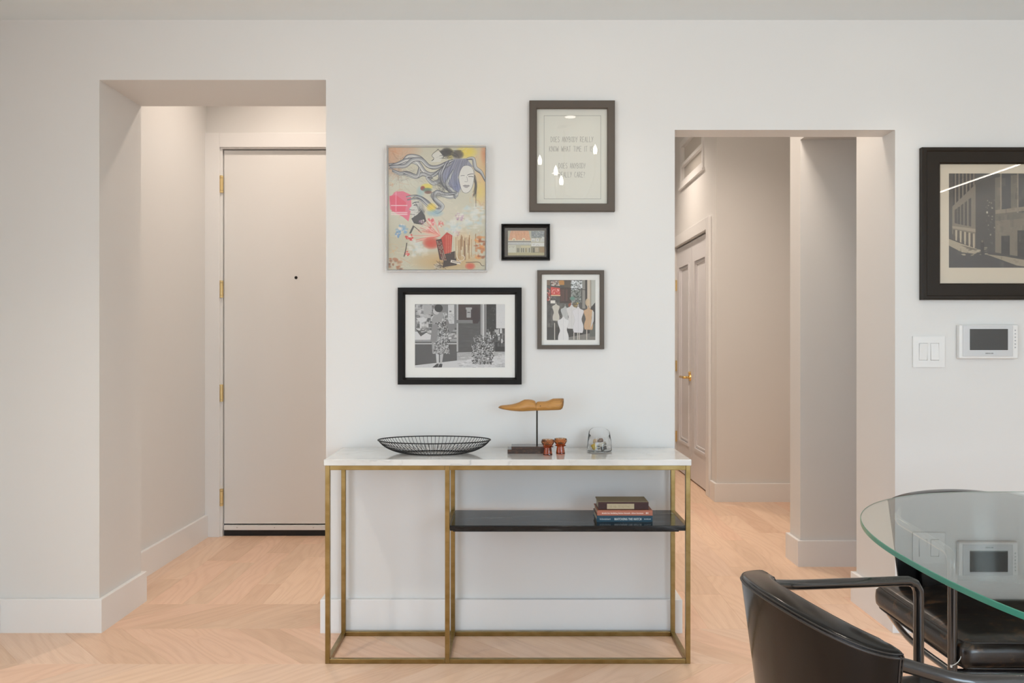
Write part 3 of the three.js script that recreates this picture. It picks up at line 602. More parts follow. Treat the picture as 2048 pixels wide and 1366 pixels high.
function curveThrough(g, pts) { g.beginPath(); g.moveTo(...pts[0]); for (let i = 1; i < pts.length - 1; i++) { const m = i === pts.length - 2 ? pts[i + 1] : [(pts[i][0] + pts[i + 1][0]) / 2, (pts[i][1] + pts[i + 1][1]) / 2]; g.quadraticCurveTo(pts[i][0], pts[i][1], ...m); } }
const ink = (g, pts, w, col) => { g.lineCap = 'round'; g.lineJoin = 'round'; g.lineWidth = w; g.strokeStyle = col; curveThrough(g, pts); g.stroke(); };

// mixed-media print: streaming hair, a face, a profile, red towers
const collage = canvasTexture(882, 1114, (g, w, h) => {
  g.fillStyle = '#c9c5b0'; g.fillRect(0, 0, w, h);
  g.translate(-168, -158);
  blob(g, 230, 190, 260, 120, '214,150,110', 0.75, 0.9); blob(g, 200, 330, 90, 130, '200,120,80', 0.5, 0.9); blob(g, 1030, 430, 110, 420, '226,178,110', 0.8, 0.9); blob(g, 1040, 220, 40, 120, '214,120,80', 0.6, 0.9);
  blob(g, 880, 200, 110, 70, '232,206,70', 0.9, 0.6); blob(g, 730, 220, 40, 60, '220,196,80', 0.8, 0.6); blob(g, 1000, 560, 70, 120, '226,204,100', 0.7, 0.8);
  blob(g, 300, 460, 200, 90, '205,206,190', 0.9, 0.8); blob(g, 620, 800, 300, 260, '214,205,184', 0.8, 0.9); blob(g, 270, 1050, 180, 180, '196,190,165', 0.8, 0.9);
  for (let i = 0; i < 420; i++) { const x = rr(168, 1050), y = rr(158, 1272), e = Math.min(x - 168, 1050 - x); ink(g, [[x, y], [x + rr(-40, 40), y + rr(-30, 30)], [x + rr(-90, 90), y + rr(-50, 50)]], rr(2, 12), `rgba(${e < 130 ? ['206,140,96', '226,176,120', '190,150,120'][i % 3] : ['214,208,186', '188,186,164', '222,214,190', '200,196,180'][i % 4]},${rr(0.12, 0.4)})`); }
  for (let i = 0; i < 70; i++) ink(g, [[rr(168, 260), rr(170, 520)], [rr(240, 330), rr(200, 520)], [rr(260, 420), rr(180, 560)]], rr(0.8, 2), `rgba(${rnd() < 0.5 ? '150,90,60' : '120,104,84'},${rr(0.15, 0.4)})`);
  // pink field
  poly(g, [[176, 620], [230, 560], [300, 556], [372, 590], [378, 700], [350, 832], [300, 790], [240, 760], [182, 720]], 'rgba(226,92,122,.85)');
  poly(g, [[176, 600], [236, 590], [330, 660], [320, 740], [200, 742]], 'rgba(222,64,92,.8)');
  for (const y of [682, 748, 764]) { g.fillStyle = 'rgba(240,214,214,.8)'; g.fillRect(190, y, 150, 9); }
  g.fillStyle = 'rgba(250,190,210,.5)'; g.fillRect(232, 560, 8, 180);
  // figure at the top with dark paint
  blob(g, 700, 200, 60, 46, '52,48,46', 0.95, 0.4); blob(g, 800, 222, 60, 46, '70,62,60', 0.9, 0.4); blob(g, 650, 220, 40, 40, '60,56,54', 0.9, 0.4);
  poly(g, [[570, 214], [628, 190], [668, 236], [640, 290], [548, 292], [584, 256], [560, 240]], '#d4d2c8'); ink(g, [[626, 172], [570, 212], [560, 240], [590, 256], [548, 290], [580, 268]], 4, '#3a3836');
  for (let i = 0; i < 26; i++) ink(g, [[rr(600, 740), rr(170, 260)], [rr(600, 840), rr(170, 270)], [rr(640, 860), rr(180, 270)]], rr(1.5, 5), `rgba(40,38,38,${rr(0.3, 0.8)})`);
  // the flowing hair
  poly(g, [[760, 262], [880, 258], [944, 340], [960, 430], [950, 340], [880, 318], [850, 330], [800, 430], [832, 520], [800, 570], [690, 520], [640, 440], [650, 330]], '#8d8e9e');
  blob(g, 720, 430, 80, 110, '132,138,170', 0.7, 0.8); blob(g, 790, 520, 50, 70, '112,122,168', 0.75, 0.8);
  const strands = [[[760, 270], [690, 300], [600, 340], [520, 320], [450, 250], [350, 236], [280, 300], [170, 310]], [[740, 300], [660, 350], [580, 400], [500, 380], [430, 290], [340, 270], [260, 300], [176, 326]], [[700, 290], [620, 330], [540, 330], [470, 270], [390, 270], [320, 320], [240, 326], [176, 330]], [[640, 360], [560, 420], [480, 400], [420, 420], [340, 390], [270, 390], [200, 360]], [[720, 300], [640, 380], [640, 450], [570, 480], [520, 430], [560, 420]], [[690, 300], [650, 400], [660, 480], [720, 540], [790, 580], [720, 600], [620, 570], [570, 600], [640, 690], [600, 730], [520, 650], [430, 600], [330, 610]], [[760, 360], [720, 440], [700, 500], [760, 560], [780, 600]], [[880, 262], [940, 260], [960, 340], [1010, 380], [1046, 450]], [[790, 570], [690, 580], [610, 560], [590, 620], [660, 690], [620, 732], [540, 680], [470, 620], [400, 596]], [[450, 340], [440, 400], [420, 420], [360, 400], [300, 380]]];
  const ribbon = (pts, w, fill, dark) => {
    const c = new THREE.SplineCurve(pts.map((q) => new THREE.Vector2(...q))), n = 70, mid = c.getPoints(n), side = (f) => mid.map((q, i) => { const t = c.getTangent(i / n), h = w * (0.12 + 0.88 * Math.pow(Math.sin(Math.PI * (0.06 + 0.9 * i / n)), 0.7)) * f; return [q.x - t.y * h, q.y + t.x * h]; });
    poly(g, [...side(0.5), ...side(-0.5).reverse()], fill);
    const line = (f, lw, col) => { const p = side(f); g.strokeStyle = col; g.lineWidth = lw; g.beginPath(); p.forEach((q, k) => k ? g.lineTo(...q) : g.moveTo(...q)); g.stroke(); };
    for (let k = 0; k < 5; k++) line(rr(-0.42, 0.42), rr(0.8, 2), `rgba(${rnd() < 0.5 ? '120,120,128' : '160,160,158'},${rr(0.4, 0.8)})`);
    line(0.30, w * 0.2, 'rgba(110,110,122,.55)'); line(0.5, 4.2, dark); line(-0.5, 2.6, dark); line(0.12, 1.6, 'rgba(70,68,74,.7)');
  };
  for (const q of strands) for (const [dx, dy, w] of [[rr(-14, 14), rr(12, 24), 22], [0, 0, 32]]) ribbon(q.map(([x, y], k) => [x + dx * (k / q.length), y + dy * (0.3 + k / q.length)]), w, ['#cfd0ca', '#c3c4c2', '#d8d8d2'][Math.floor(rnd() * 3)], 'rgba(52,50,56,.92)');
  // crown: loose ink strokes over the violet mass, smoke-dark shading at the nape
  for (let i = 0; i < 90; i++) { const a = rr(0, 1), x0 = 700 + a * 200 + rr(-10, 10), y0 = 268 + rr(-6, 16); ink(g, [[x0, y0], [x0 - 60 + a * 40, y0 + rr(60, 120)], [x0 - 90 + a * 70, y0 + rr(140, 220)], [x0 - 40 + a * 30, y0 + rr(220, 300)]], rr(0.8, 3.2), `rgba(${['60,60,78', '186,188,200', '96,100,136', '40,40,48'][i % 4]},${rr(0.2, 0.55)})`); }
  for (let i = 0; i < 50; i++) ink(g, [[rr(520, 700), rr(380, 560)], [rr(560, 720), rr(420, 580)], [rr(620, 790), rr(500, 620)]], rr(0.8, 2.6), `rgba(62,60,62,${rr(0.2, 0.6)})`);
  for (let i = 0; i < 60; i++) ink(g, [[rr(180, 480), rr(320, 480)], [rr(200, 500), rr(330, 490)], [rr(240, 520), rr(330, 500)]], rr(0.7, 2), `rgba(120,112,104,${rr(0.1, 0.35)})`);
  blob(g, 640, 470, 40, 60, '70,68,66', 0.5, 0.8); blob(g, 600, 600, 70, 26, '80,76,70', 0.45, 0.8);
  // the face in three-quarter view
  g.beginPath(); g.moveTo(846, 330); g.bezierCurveTo(800, 390, 800, 450, 832, 540); g.bezierCurveTo(850, 580, 884, 586, 914, 548); g.bezierCurveTo(940, 510, 954, 440, 944, 372); g.bezierCurveTo(930, 320, 880, 312, 846, 330); g.fillStyle = '#dcdad3'; g.fill(); g.lineWidth = 3; g.strokeStyle = '#55525a'; g.stroke();
  ink(g, [[888, 410], [910, 398], [940, 398]], 5, '#3f3c40'); ink(g, [[898, 424], [920, 420], [940, 426]], 5, '#2f2d30'); ink(g, [[826, 416], [846, 410], [860, 414]], 4, '#4d4a4e'); ink(g, [[880, 424], [892, 458], [882, 474], [862, 468]], 3, '#77727a');
  poly(g, [[846, 506], [866, 496], [882, 500], [900, 498], [908, 508], [884, 528], [862, 524]], '#a9a4a2'); ink(g, [[846, 507], [880, 508], [908, 508]], 3, '#4a474a');
  for (let i = 0; i < 40; i++) ink(g, [[rr(946, 960), rr(400, 470)], [rr(960, 992), rr(470, 540)], [rr(930, 970), rr(560, 620)]], rr(1, 5), `rgba(62,56,52,${rr(0.2, 0.6)})`); g.fillStyle = '#4a4038'; g.fillRect(962, 560, 5, 140);
  blob(g, 560, 705, 50, 48, '236,204,64', 0.9, 0.5); blob(g, 590, 756, 90, 40, '140,180,196', 0.8, 0.7); blob(g, 460, 560, 44, 60, '150,184,190', 0.8, 0.7);
  // the bearded profile
  poly(g, [[420, 640], [470, 660], [490, 760], [500, 850], [430, 856], [378, 840], [384, 780], [372, 740], [352, 720], [380, 690], [392, 650]], '#cfcdc4');
  poly(g, [[376, 806], [430, 770], [470, 730], [500, 780], [512, 830], [470, 862], [400, 850]], '#3b3634'); for (let i = 0; i < 60; i++) ink(g, [[rr(400, 500), rr(640, 760)], [rr(430, 505), rr(680, 800)], [rr(440, 510), rr(720, 840)]], rr(0.8, 3), `rgba(58,52,50,${rr(0.15, 0.5)})`); ink(g, [[388, 668], [412, 652], [444, 656]], 7, '#3c3837'); ink(g, [[396, 684], [414, 676], [436, 682], [414, 688], [398, 684]], 4, '#2e2b2c'); for (let i = 0; i < 50; i++) ink(g, [[rr(400, 500), rr(780, 860)], [rr(410, 505), rr(780, 860)], [rr(420, 500), rr(790, 858)]], rr(1, 4), `rgba(${i % 3 ? '40,36,34' : '120,114,108'},.5)`); ink(g, [[356, 718], [380, 734], [404, 726]], 4, '#38343a'); ink(g, [[366, 766], [390, 770], [408, 770]], 4, '#38343a');
  poly(g, [[356, 940], [392, 866], [404, 880], [372, 944]], '#5a544c'); ink(g, [[400, 876], [430, 900], [466, 936]], 7, '#5a544c');
  blob(g, 516, 516, 60, 34, '226,208,80', 0.95, 0.4); blob(g, 480, 530, 24, 24, '150,52,46', 0.95, 0.3); blob(g, 520, 544, 50, 22, '88,116,100', 0.9, 0.4); blob(g, 530, 566, 40, 18, '110,66,50', 0.9, 0.4);
  // flowers
  for (const [x, y, c, r] of [[290, 906, '130,170,200', 52], [256, 950, '110,150,190', 34], [356, 985, '214,58,56', 40], [334, 1122, '214,66,64', 26], [558, 836, '220,96,100', 44], [540, 912, '214,96,100', 34], [816, 792, '176,130,160', 40], [790, 938, '170,110,150', 34], [640, 850, '214,120,110', 36], [470, 836, '150,120,140', 28]]) {
    for (let i = 0; i < 26; i++) { const a = rnd() * 7, q = r * rr(0.1, 0.9); blob(g, x + Math.cos(a) * q, y + Math.sin(a) * q, r * rr(0.18, 0.4), r * rr(0.15, 0.34), i % 4 ? c : '236,224,214', rr(0.5, 0.9), 0.4); }
  }
  ink(g, [[334, 1030], [330, 1080], [310, 1150]], 9, '#4c443c');
  // pale blooms of spray
  for (const [x, y, r] of [[430, 1090, 90], [880, 830, 150], [950, 760, 100], [760, 880, 80]]) for (let i = 0; i < 60; i++) { const a = rnd() * 7, q = r * rnd(); blob(g, x + Math.cos(a) * q, y + Math.sin(a) * q, rr(8, 40), rr(6, 26), rnd() < 0.3 ? '190,206,206' : '222,221,212', rr(0.3, 0.7), 0.5); }
  for (let i = 0; i < 60; i++) { const a = rr(2.6, 4.4); ink(g, [[640, 960], [640 + Math.cos(a) * 90, 960 + Math.sin(a) * 80], [640 + Math.cos(a) * rr(120, 260), 960 + Math.sin(a) * rr(80, 220)]], rr(2, 8), `rgba(${['232,150,140', '240,214,200', '214,80,70', '236,190,160'][i % 4]},${rr(0.25, 0.7)})`); }
  // ground and towers
  blob(g, 700, 1200, 380, 110, '196,150,84', 0.8, 0.8); blob(g, 560, 1030, 90, 60, '206,66,48', 0.9, 0.5); blob(g, 860, 1010, 110, 130, '216,190,150', 0.8, 0.7);
  poly(g, [[640, 990], [700, 930], [750, 960], [740, 1120], [690, 1190]], '#c0402e'); poly(g, [[600, 1000], [650, 990], [694, 1196], [634, 1180]], '#4a2f28'); poly(g, [[680, 1130], [780, 1100], [790, 1230], [660, 1250]], '#3c2c26');
  for (let r = 0; r < 15; r++) for (let c = 0; c < 3; c++) { g.fillStyle = rnd() < 0.7 ? '#e2b9a2' : '#b04434'; g.fillRect(609 + c * 15 + r * 3.4, 1012 + r * 12, 8, 6); }
  for (let r = 0; r < 13; r++) for (let c = 0; c < 3; c++) { g.fillStyle = 'rgba(236,170,150,.8)'; g.fillRect(690 + c * 18, 962 + r * 13, 8, 6); }
  ink(g, [[598, 1000], [632, 1186]], 4, '#e0c0ac'); ink(g, [[652, 992], [692, 1190]], 5, '#e6ccb8');
  for (let i = 0; i < 34; i++) { g.fillStyle = `rgba(${['150,100,50', '232,214,176', '110,70,40'][i % 3]},${rr(0.3, 0.7)})`; g.fillRect(rr(760, 960), rr(930, 1010), rr(3, 10), rr(60, 210)); }
  poly(g, [[738, 1182], [832, 1200], [820, 1224], [732, 1204]], '#e6ddcf'); for (let i = 0; i < 9; i++) { g.fillStyle = '#4a3a30'; g.fillRect(748 + i * 9, 1190 + i * 1.6, 5, 12); }
  ink(g, [[790, 1140], [800, 1190], [850, 1190], [870, 1150], [836, 1140]], 6, '#d8cec0');
  for (let i = 0; i < 30; i++) blob(g, rr(960, 1050), rr(960, 1190), rr(10, 34), rr(8, 22), ['196,108,52', '222,150,84', '150,74,36'][i % 3], rr(0.5, 0.9), 0.5);
  for (let i = 0; i < 26; i++) blob(g, rr(170, 280), rr(1170, 1268), rr(8, 30), rr(6, 18), ['170,100,64', '200,150,110', '120,70,50'][i % 3], rr(0.4, 0.8), 0.5);
  blob(g, 912, 1240, 52, 36, '206,78,58', 0.9, 0.5); ink(g, [[874, 1206], [930, 1204], [1000, 1200], [1016, 1240], [1040, 1236]], 5, '#4a3c32');
  blob(g, 620, 1240, 44, 34, '206,196,180', 0.9, 0.5); for (let i = 0; i < 16; i++) ink(g, [[rr(580, 680), rr(1180, 1270)], [rr(600, 690), rr(1190, 1270)], [rr(600, 720), rr(1180, 1270)]], rr(2, 5), 'rgba(64,46,36,.6)');
  speck(g, 900, 168, 158, 1050, 1272, ['90,80,70', '236,230,216', '180,120,90'], 0.05, 0.28, 1, 5);
});
{
  const d = DIST - 0.046, O = rect([771, 289, 974, 542.5], d), dp = DIST - 0.016, P = rect([777, 295, 970.6, 539.4], dp), cx = (O[0] + O[2]) / 2, cy = (O[1] + O[3]) / 2;
  const [ox, oy, px0, py0, px1, py1] = [(O[2] - O[0]) / 2, (O[3] - O[1]) / 2, P[0] - cx, P[1] - cy, P[2] - cx, P[3] - cy];
  const t = thing('acrylic_art_box', 'colourful collage print of a woman with streaming hair in a clear acrylic box', 'wall art', [cx, cy, 0]), e = 0.003;
  mesh('backing', [box(px0 + 0.004, px1 - 0.004, py0 + 0.004, py1 - 0.004, 0.0005, 0.0125)], M.matBoard, t);
  const g = new THREE.PlaneGeometry(px1 - px0, py1 - py0); g.translate((px0 + px1) / 2, (py0 + py1) / 2, 0.016);
  mesh('art_board', [box(px0, px1, py0, py1, 0.0125, 0.0155)], M.matBoard, t);
  mesh('print', g, std({ map: collage, roughness: 0.5 }), t);
  mesh('acrylic_front', [box(-ox, ox, -oy, oy, 0.043, 0.046, 0.0008)], M.acrylic, t);
  for (const s of [[-ox, -ox + e, -oy, oy], [ox - e, ox, -oy, oy], [-ox + e, ox - e, oy - e, oy], [-ox + e, ox - e, -oy, -oy + e]]) mesh('acrylic_side', [box(s[0], s[1], s[2], s[3], 0.0005, 0.0428)], M.acrylicSide, t);
}

// hand-lettered quotation under glass
const quote = canvasTexture(803, 1082, (g, w, h) => {
  g.fillStyle = '#d3d2c8'; g.fillRect(0, 0, w, h); g.translate(-135, -150);
  g.strokeStyle = '#8a8a84'; g.lineWidth = 4; g.strokeRect(217, 233, 646, 946);
  // thin hand lettering, drawn stroke by stroke: each letter in a box 0.5 wide and 1 high
  const L = { D: [[[0, 0], [0, 1], [0.22, 0.93], [0.38, 0.68], [0.38, 0.32], [0.22, 0.05], [0, 0]]], O: [[[0.2, 0], [0.04, 0.2], [0, 0.6], [0.12, 0.95], [0.28, 0.96], [0.4, 0.65], [0.36, 0.2], [0.2, 0]]], E: [[[0.34, 0], [0, 0.02], [0, 1], [0.35, 0.98]], [[0, 0.5], [0.28, 0.48]]], S: [[[0.36, 0.08], [0.18, 0], [0.03, 0.14], [0.06, 0.36], [0.32, 0.56], [0.36, 0.82], [0.18, 1], [0, 0.9]]], A: [[[0, 1], [0.2, 0], [0.4, 1]], [[0.08, 0.66], [0.33, 0.64]]], N: [[[0, 1], [0, 0], [0.38, 1], [0.38, 0]]], Y: [[[0, 0], [0.18, 0.5]], [[0.38, 0], [0.08, 1]]], B: [[[0, 0], [0, 1], [0.26, 0.95], [0.36, 0.74], [0.24, 0.5], [0, 0.47], [0.22, 0.44], [0.31, 0.22], [0.2, 0.03], [0, 0]]], R: [[[0, 1], [0, 0], [0.24, 0.04], [0.33, 0.24], [0.22, 0.45], [0, 0.5], [0.36, 1]]], L: [[[0, 0], [0, 1], [0.34, 0.98]]], K: [[[0, 0], [0, 1]], [[0.36, 0.02], [0, 0.52], [0.38, 1]]], W: [[[0, 0], [0.1, 1], [0.24, 0.3], [0.38, 1], [0.5, 0]]], H: [[[0, 0], [0, 1]], [[0.38, 0], [0.38, 1]], [[0, 0.5], [0.38, 0.48]]], T: [[[0, 0.02], [0.42, 0]], [[0.21, 0], [0.21, 1]]], I: [[[0.06, 0], [0.06, 1]]], M: [[[0, 1], [0.06, 0], [0.24, 0.6], [0.42, 0], [0.5, 1]]], C: [[[0.36, 0.1], [0.18, 0], [0.02, 0.28], [0.02, 0.72], [0.18, 1], [0.36, 0.9]]], '?': [[[0.02, 0.16], [0.16, 0], [0.32, 0.16], [0.26, 0.38], [0.14, 0.5], [0.14, 0.7]], [[0.14, 0.94], [0.14, 1]]] };
  const wide = (ch) => ch === ' ' ? 0.34 : ch === 'I' ? 0.12 : 'WM'.includes(ch) ? 0.5 : 0.38;
  g.strokeStyle = '#85847e'; g.lineWidth = 3.6; g.lineCap = 'round'; g.lineJoin = 'round';
  for (const [text, x0, x1, cy] of [['DOES ANYBODY REALLY', 295, 776, 503], ['KNOW WHAT TIME IT IS?', 277, 800, 611], ['DOES ANYBODY', 384, 688, 803], ['REALLY CARE?', 386, 684, 904]]) {
    const gap = 0.17, total = [...text].reduce((q, ch) => q + wide(ch) + gap, -gap), k = (x1 - x0) / total, high = 60;
    let x = x0;
    for (const ch of text) {
      for (const line of L[ch] ?? []) { const p = line.map(([u, v]) => [x + u * k + rr(-0.7, 0.7), cy - high / 2 + v * high + rr(-1.5, 1.5)]); g.beginPath(); p.forEach((q, n) => n ? g.lineTo(...q) : g.moveTo(...q)); g.stroke(); }
      x += (wide(ch) + gap) * k;
    }
  }
});
const flat = (z, inner) => [[0, 0.0005], [0, z - 0.002], [0.06, z], [0.9, z], [1, z - 0.0025], [1, inner]];
picture('framed_quote', 'hand-lettered quotation in a flat brown frame, topmost on the wall', 'framed picture', [1058.8, 200.5, 1230, 422.5], [1073.8, 216.4, 1214.9, 406.8], [1073.8, 216.4, 1214.9, 406.8], { zFrame: 0.024, profile: flat(0.024, 0.01), mat: M.frameBrown, art: quote });

// small watercolour of an orange-roofed shop
const shop = canvasTexture(555, 378, (g) => {
  g.scale(0.5, 0.5); g.translate(-240, -320);
  g.fillStyle = '#b9b7a4'; g.fillRect(240, 320, 1120, 760);
  poly(g, [[330, 320], [850, 320], [940, 620], [250, 620]], '#cfa386'); speck(g, 300, 300, 330, 880, 600, ['214,160,120', '200,150,120', '226,180,150'], 0.2, 0.5, 8, 34, 2.5);
  ink(g, [[350, 325], [250, 610]], 16, '#d9cfae'); ink(g, [[850, 325], [945, 620]], 16, '#d9cfae');
  for (const x of [425, 720]) { poly(g, [[x - 56, 620], [x - 40, 545], [x + 40, 545], [x + 56, 620]], '#dcd2b4'); poly(g, [[x - 26, 640], [x - 18, 580], [x + 18, 580], [x + 26, 640]], '#8d8580'); }
  g.fillStyle = '#d6cfb4'; g.fillRect(245, 604, 700, 22); g.fillStyle = '#8f8d88'; g.fillRect(245, 634, 700, 42);
  g.fillStyle = '#c8cbc8'; g.fillRect(245, 680, 690, 66); g.fillStyle = '#9fa2a2'; for (let i = 0; i < 22; i++) g.fillRect(258 + i * 30, 696, rr(10, 20), 34);
  g.fillStyle = '#7b7a74'; g.fillRect(245, 746, 690, 10);
  g.fillStyle = '#c9c9bb'; g.fillRect(245, 765, 236, 240); ink(g, [[270, 800], [290, 850], [320, 800]], 7, '#6c6a5e'); ink(g, [[350, 795], [370, 840], [400, 790]], 7, '#6c6a5e'); ink(g, [[400, 840], [430, 790], [450, 800]], 7, '#6c6a5e');
  g.fillStyle = '#b4b19c'; g.fillRect(490, 770, 440, 235); for (const x of [520, 560, 640, 700, 780, 880]) { g.fillStyle = x % 3 ? '#6d6d64' : '#8d7a4a'; g.fillRect(x, 850, 24, 130); } g.fillStyle = '#c4bd9c'; g.fillRect(640, 780, 280, 60);
  g.fillStyle = '#8b9290'; g.fillRect(950, 330, 410, 210); speck(g, 160, 950, 330, 1350, 520, ['150,150,160', '110,116,118', '190,192,190'], 0.3, 0.7, 8, 40, 0.8);
  g.fillStyle = '#d2d3cf'; g.fillRect(958, 560, 110, 94); g.fillRect(1090, 560, 96, 94); poly(g, [[1210, 640], [1290, 500], [1352, 520], [1352, 660], [1216, 664]], '#c6c7c2'); g.fillStyle = '#84878a'; g.fillRect(985, 600, 14, 54); g.fillRect(1026, 600, 14, 54); g.fillRect(1120, 590, 36, 20);
  g.fillStyle = '#d5d6d2'; g.fillRect(955, 690, 390, 104); ink(g, [[990, 720], [1020, 770], [1060, 720]], 9, '#9b9c98'); ink(g, [[1100, 780], [1140, 720], [1190, 780]], 9, '#9b9c98');
  g.fillStyle = '#8d8a78'; g.fillRect(940, 806, 420, 200); g.fillStyle = '#b5aa94'; g.fillRect(1064, 832, 110, 140); g.fillStyle = '#9b876a'; g.fillRect(1200, 820, 160, 180); g.fillStyle = '#6b675c'; g.fillRect(1010, 850, 40, 150);
  g.fillStyle = '#b3ab88'; g.fillRect(240, 990, 1120, 90); speck(g, 500, 240, 320, 1360, 1080, ['90,90,84', '220,218,206'], 0.05, 0.2, 4, 18);
});
picture('framed_painting', 'tiny watercolour of an orange-roofed shop in a moulded black frame', 'framed picture', [1002.6, 447.2, 1100.2, 520.2], [1009.4, 455.2, 1093, 512.8], [1015.8, 461.2, 1088.8, 510.8], { zFrame: 0.024, profile: [[0, 0.0005], [0, 0.020], [0.12, 0.0245], [0.32, 0.0245], [0.45, 0.019], [0.6, 0.015], [0.9, 0.0135], [1, 0.0115], [1, 0.008]], mat: M.frameBlack, board: M.taupe, art: shop });

// black and white street photograph (a generic street scene)
const street = canvasTexture(1119, 788, (g) => {
  const G = (v) => `rgb(${v},${v},${v})`;
  g.translate(-308, -300); g.fillStyle = G(70); g.fillRect(308, 300, 1119, 788);
  g.fillStyle = G(120); g.fillRect(308, 300, 520, 470); speck(g, 260, 308, 300, 520, 560, ['180,180,180', '60,60,60', '210,210,210'], 0.3, 0.8, 14, 60, 0.9); speck(g, 140, 308, 590, 830, 740, ['214,214,214', '160,160,160', '70,70,70'], 0.4, 0.9, 14, 70, 0.4);
  poly(g, [[410, 310], [520, 310], [520, 400], [470, 430], [416, 420]], G(168)); poly(g, [[320, 470], [420, 460], [450, 510], [390, 530], [390, 600], [370, 600], [366, 520]], G(205)); poly(g, [[308, 640], [420, 640], [520, 690], [500, 740], [308, 744]], G(206)); poly(g, [[308, 600], [390, 650], [470, 640], [380, 700]], G(70));
  g.fillStyle = G(200); g.fillRect(720, 306, 76, 236); g.fillStyle = G(110); g.fillRect(735, 380, 26, 18); speck(g, 60, 724, 420, 792, 530, ['150,150,150'], 0.3, 0.6, 6, 30, 0.2);
  g.fillStyle = G(150); g.fillRect(308, 742, 540, 24); g.fillStyle = G(90); g.fillRect(308, 766, 540, 20); g.fillStyle = G(205); g.fillRect(308, 786, 560, 11); g.fillStyle = G(78); g.fillRect(308, 797, 530, 240);
  g.fillStyle = G(176); g.fillRect(826, 300, 20, 590); g.fillStyle = G(92); g.fillRect(846, 300, 8, 590);
  g.fillStyle = '#3a2b28'; g.fillRect(850, 306, 290, 190); g.fillStyle = G(160); g.fillRect(940, 340, 76, 26); g.fillRect(950, 366, 54, 100); g.fillStyle = G(60); g.fillRect(960, 396, 36, 10); g.fillStyle = '#2a1418'; g.beginPath(); g.ellipse(1062, 440, 58, 110, 0, 0, 7); g.fill();
  g.fillStyle = G(116); g.fillRect(826, 496, 200, 40); g.fillStyle = G(74); g.fillRect(846, 540, 280, 350); speck(g, 120, 846, 540, 1126, 890, ['96,96,96', '56,56,56'], 0.2, 0.5, 20, 90, 0.12);
  for (const [x, w, v] of [[1114, 8, 60], [1124, 20, 150], [1146, 26, 196], [1174, 10, 80], [1184, 12, 150]]) { g.fillStyle = G(v); g.fillRect(x, 300, w, 470); }
  g.fillStyle = G(16); g.fillRect(1198, 300, 120, 400); g.fillStyle = G(206); g.fillRect(1318, 300, 109, 300); speck(g, 150, 1200, 310, 1316, 600, ['200,200,200'], 0.2, 0.7, 2, 6);
  poly(g, [[308, 1060], [830, 1000], [1427, 930], [1427, 1088], [308, 1088]], G(200)); poly(g, [[830, 900], [1427, 880], [1427, 932], [830, 1002]], G(168)); speck(g, 260, 830, 900, 1427, 1080, ['150,150,150', '226,226,226'], 0.2, 0.6, 10, 60, 0.2);
  // shelves of bottles and boxes, a speckled planter with a bush
  g.fillStyle = G(20); g.fillRect(1306, 770, 121, 120); for (const x of [1334, 1372, 1404]) { g.fillStyle = G(74); g.fillRect(x, 782, 28, 46); } for (let i = 0; i < 60; i++) { g.fillStyle = G(Math.floor(rr(20, 235))); g.fillRect(rr(1190, 1424), rr(600, 750), rr(6, 26), rr(14, 60)); }
  poly(g, [[1010, 800], [1290, 790], [1262, 1040], [1050, 1050]], G(150)); speck(g, 520, 1010, 795, 1280, 1040, ['24,24,24', '210,210,210', '60,60,60'], 0.5, 0.95, 5, 17); for (let i = 0; i < 160; i++) { g.save(); g.translate(rr(1040, 1290), rr(690, 830)); g.rotate(rnd() * 7); g.fillStyle = G(Math.floor(rr(30, 190))); g.beginPath(); g.ellipse(0, 0, rr(8, 26), rr(3, 8), 0, 0, 7); g.fill(); g.restore(); }
  // passer-by in a printed coat with a shoulder bag
  poly(g, [[566, 900], [606, 900], [606, 1044], [578, 1050]], G(196)); poly(g, [[618, 900], [664, 900], [642, 1044], [620, 1044]], G(180)); poly(g, [[524, 1086], [580, 1040], [606, 1040], [590, 1086]], G(44)); poly(g, [[592, 1086], [616, 1040], [650, 1044], [642, 1086]], G(36));
  poly(g, [[590, 400], [700, 400], [720, 520], [690, 640], [716, 760], [740, 900], [640, 914], [524, 916], [516, 760], [560, 640], [530, 540], [560, 440]], G(150)); speck(g, 520, 530, 560, 730, 910, ['40,40,40', '206,206,206'], 0.4, 0.8, 5, 18); speck(g, 160, 560, 410, 700, 560, ['50,50,50', '200,200,200'], 0.4, 0.8, 6, 22);
  poly(g, [[690, 480], [722, 500], [760, 620], [740, 650], [700, 560]], G(120)); poly(g, [[520, 560], [586, 540], [590, 700], [560, 780], [500, 760]], G(130)); g.fillStyle = G(150); g.beginPath(); g.ellipse(590, 470, 84, 48, -0.6, 0, 7); g.fill();
  g.fillStyle = G(190); g.beginPath(); g.ellipse(572, 384, 40, 46, 0, 0, 7); g.fill(); g.fillStyle = G(30); g.beginPath(); g.ellipse(602, 350, 52, 48, 0.3, 0, 7); g.fill();
  speck(g, 1500, 308, 300, 1427, 1088, ['0,0,0', '255,255,255'], 0.03, 0.12, 2, 7);
});
picture('framed_photograph', 'black and white street photograph with a wide white mat in a black frame', 'framed picture', [795.2, 575, 1043.4, 769.2], [809.6, 588.8, 1029.8, 755.5], [829.8, 608.4, 1009.8, 735.2], { zFrame: 0.028, profile: [[0, 0.0005], [0, 0.026], [0.05, 0.028], [0.70, 0.028], [0.76, 0.025], [0.97, 0.0145], [1, 0.014], [1, 0.01]], mat: M.frameBlack, board: M.matBoard, art: street });

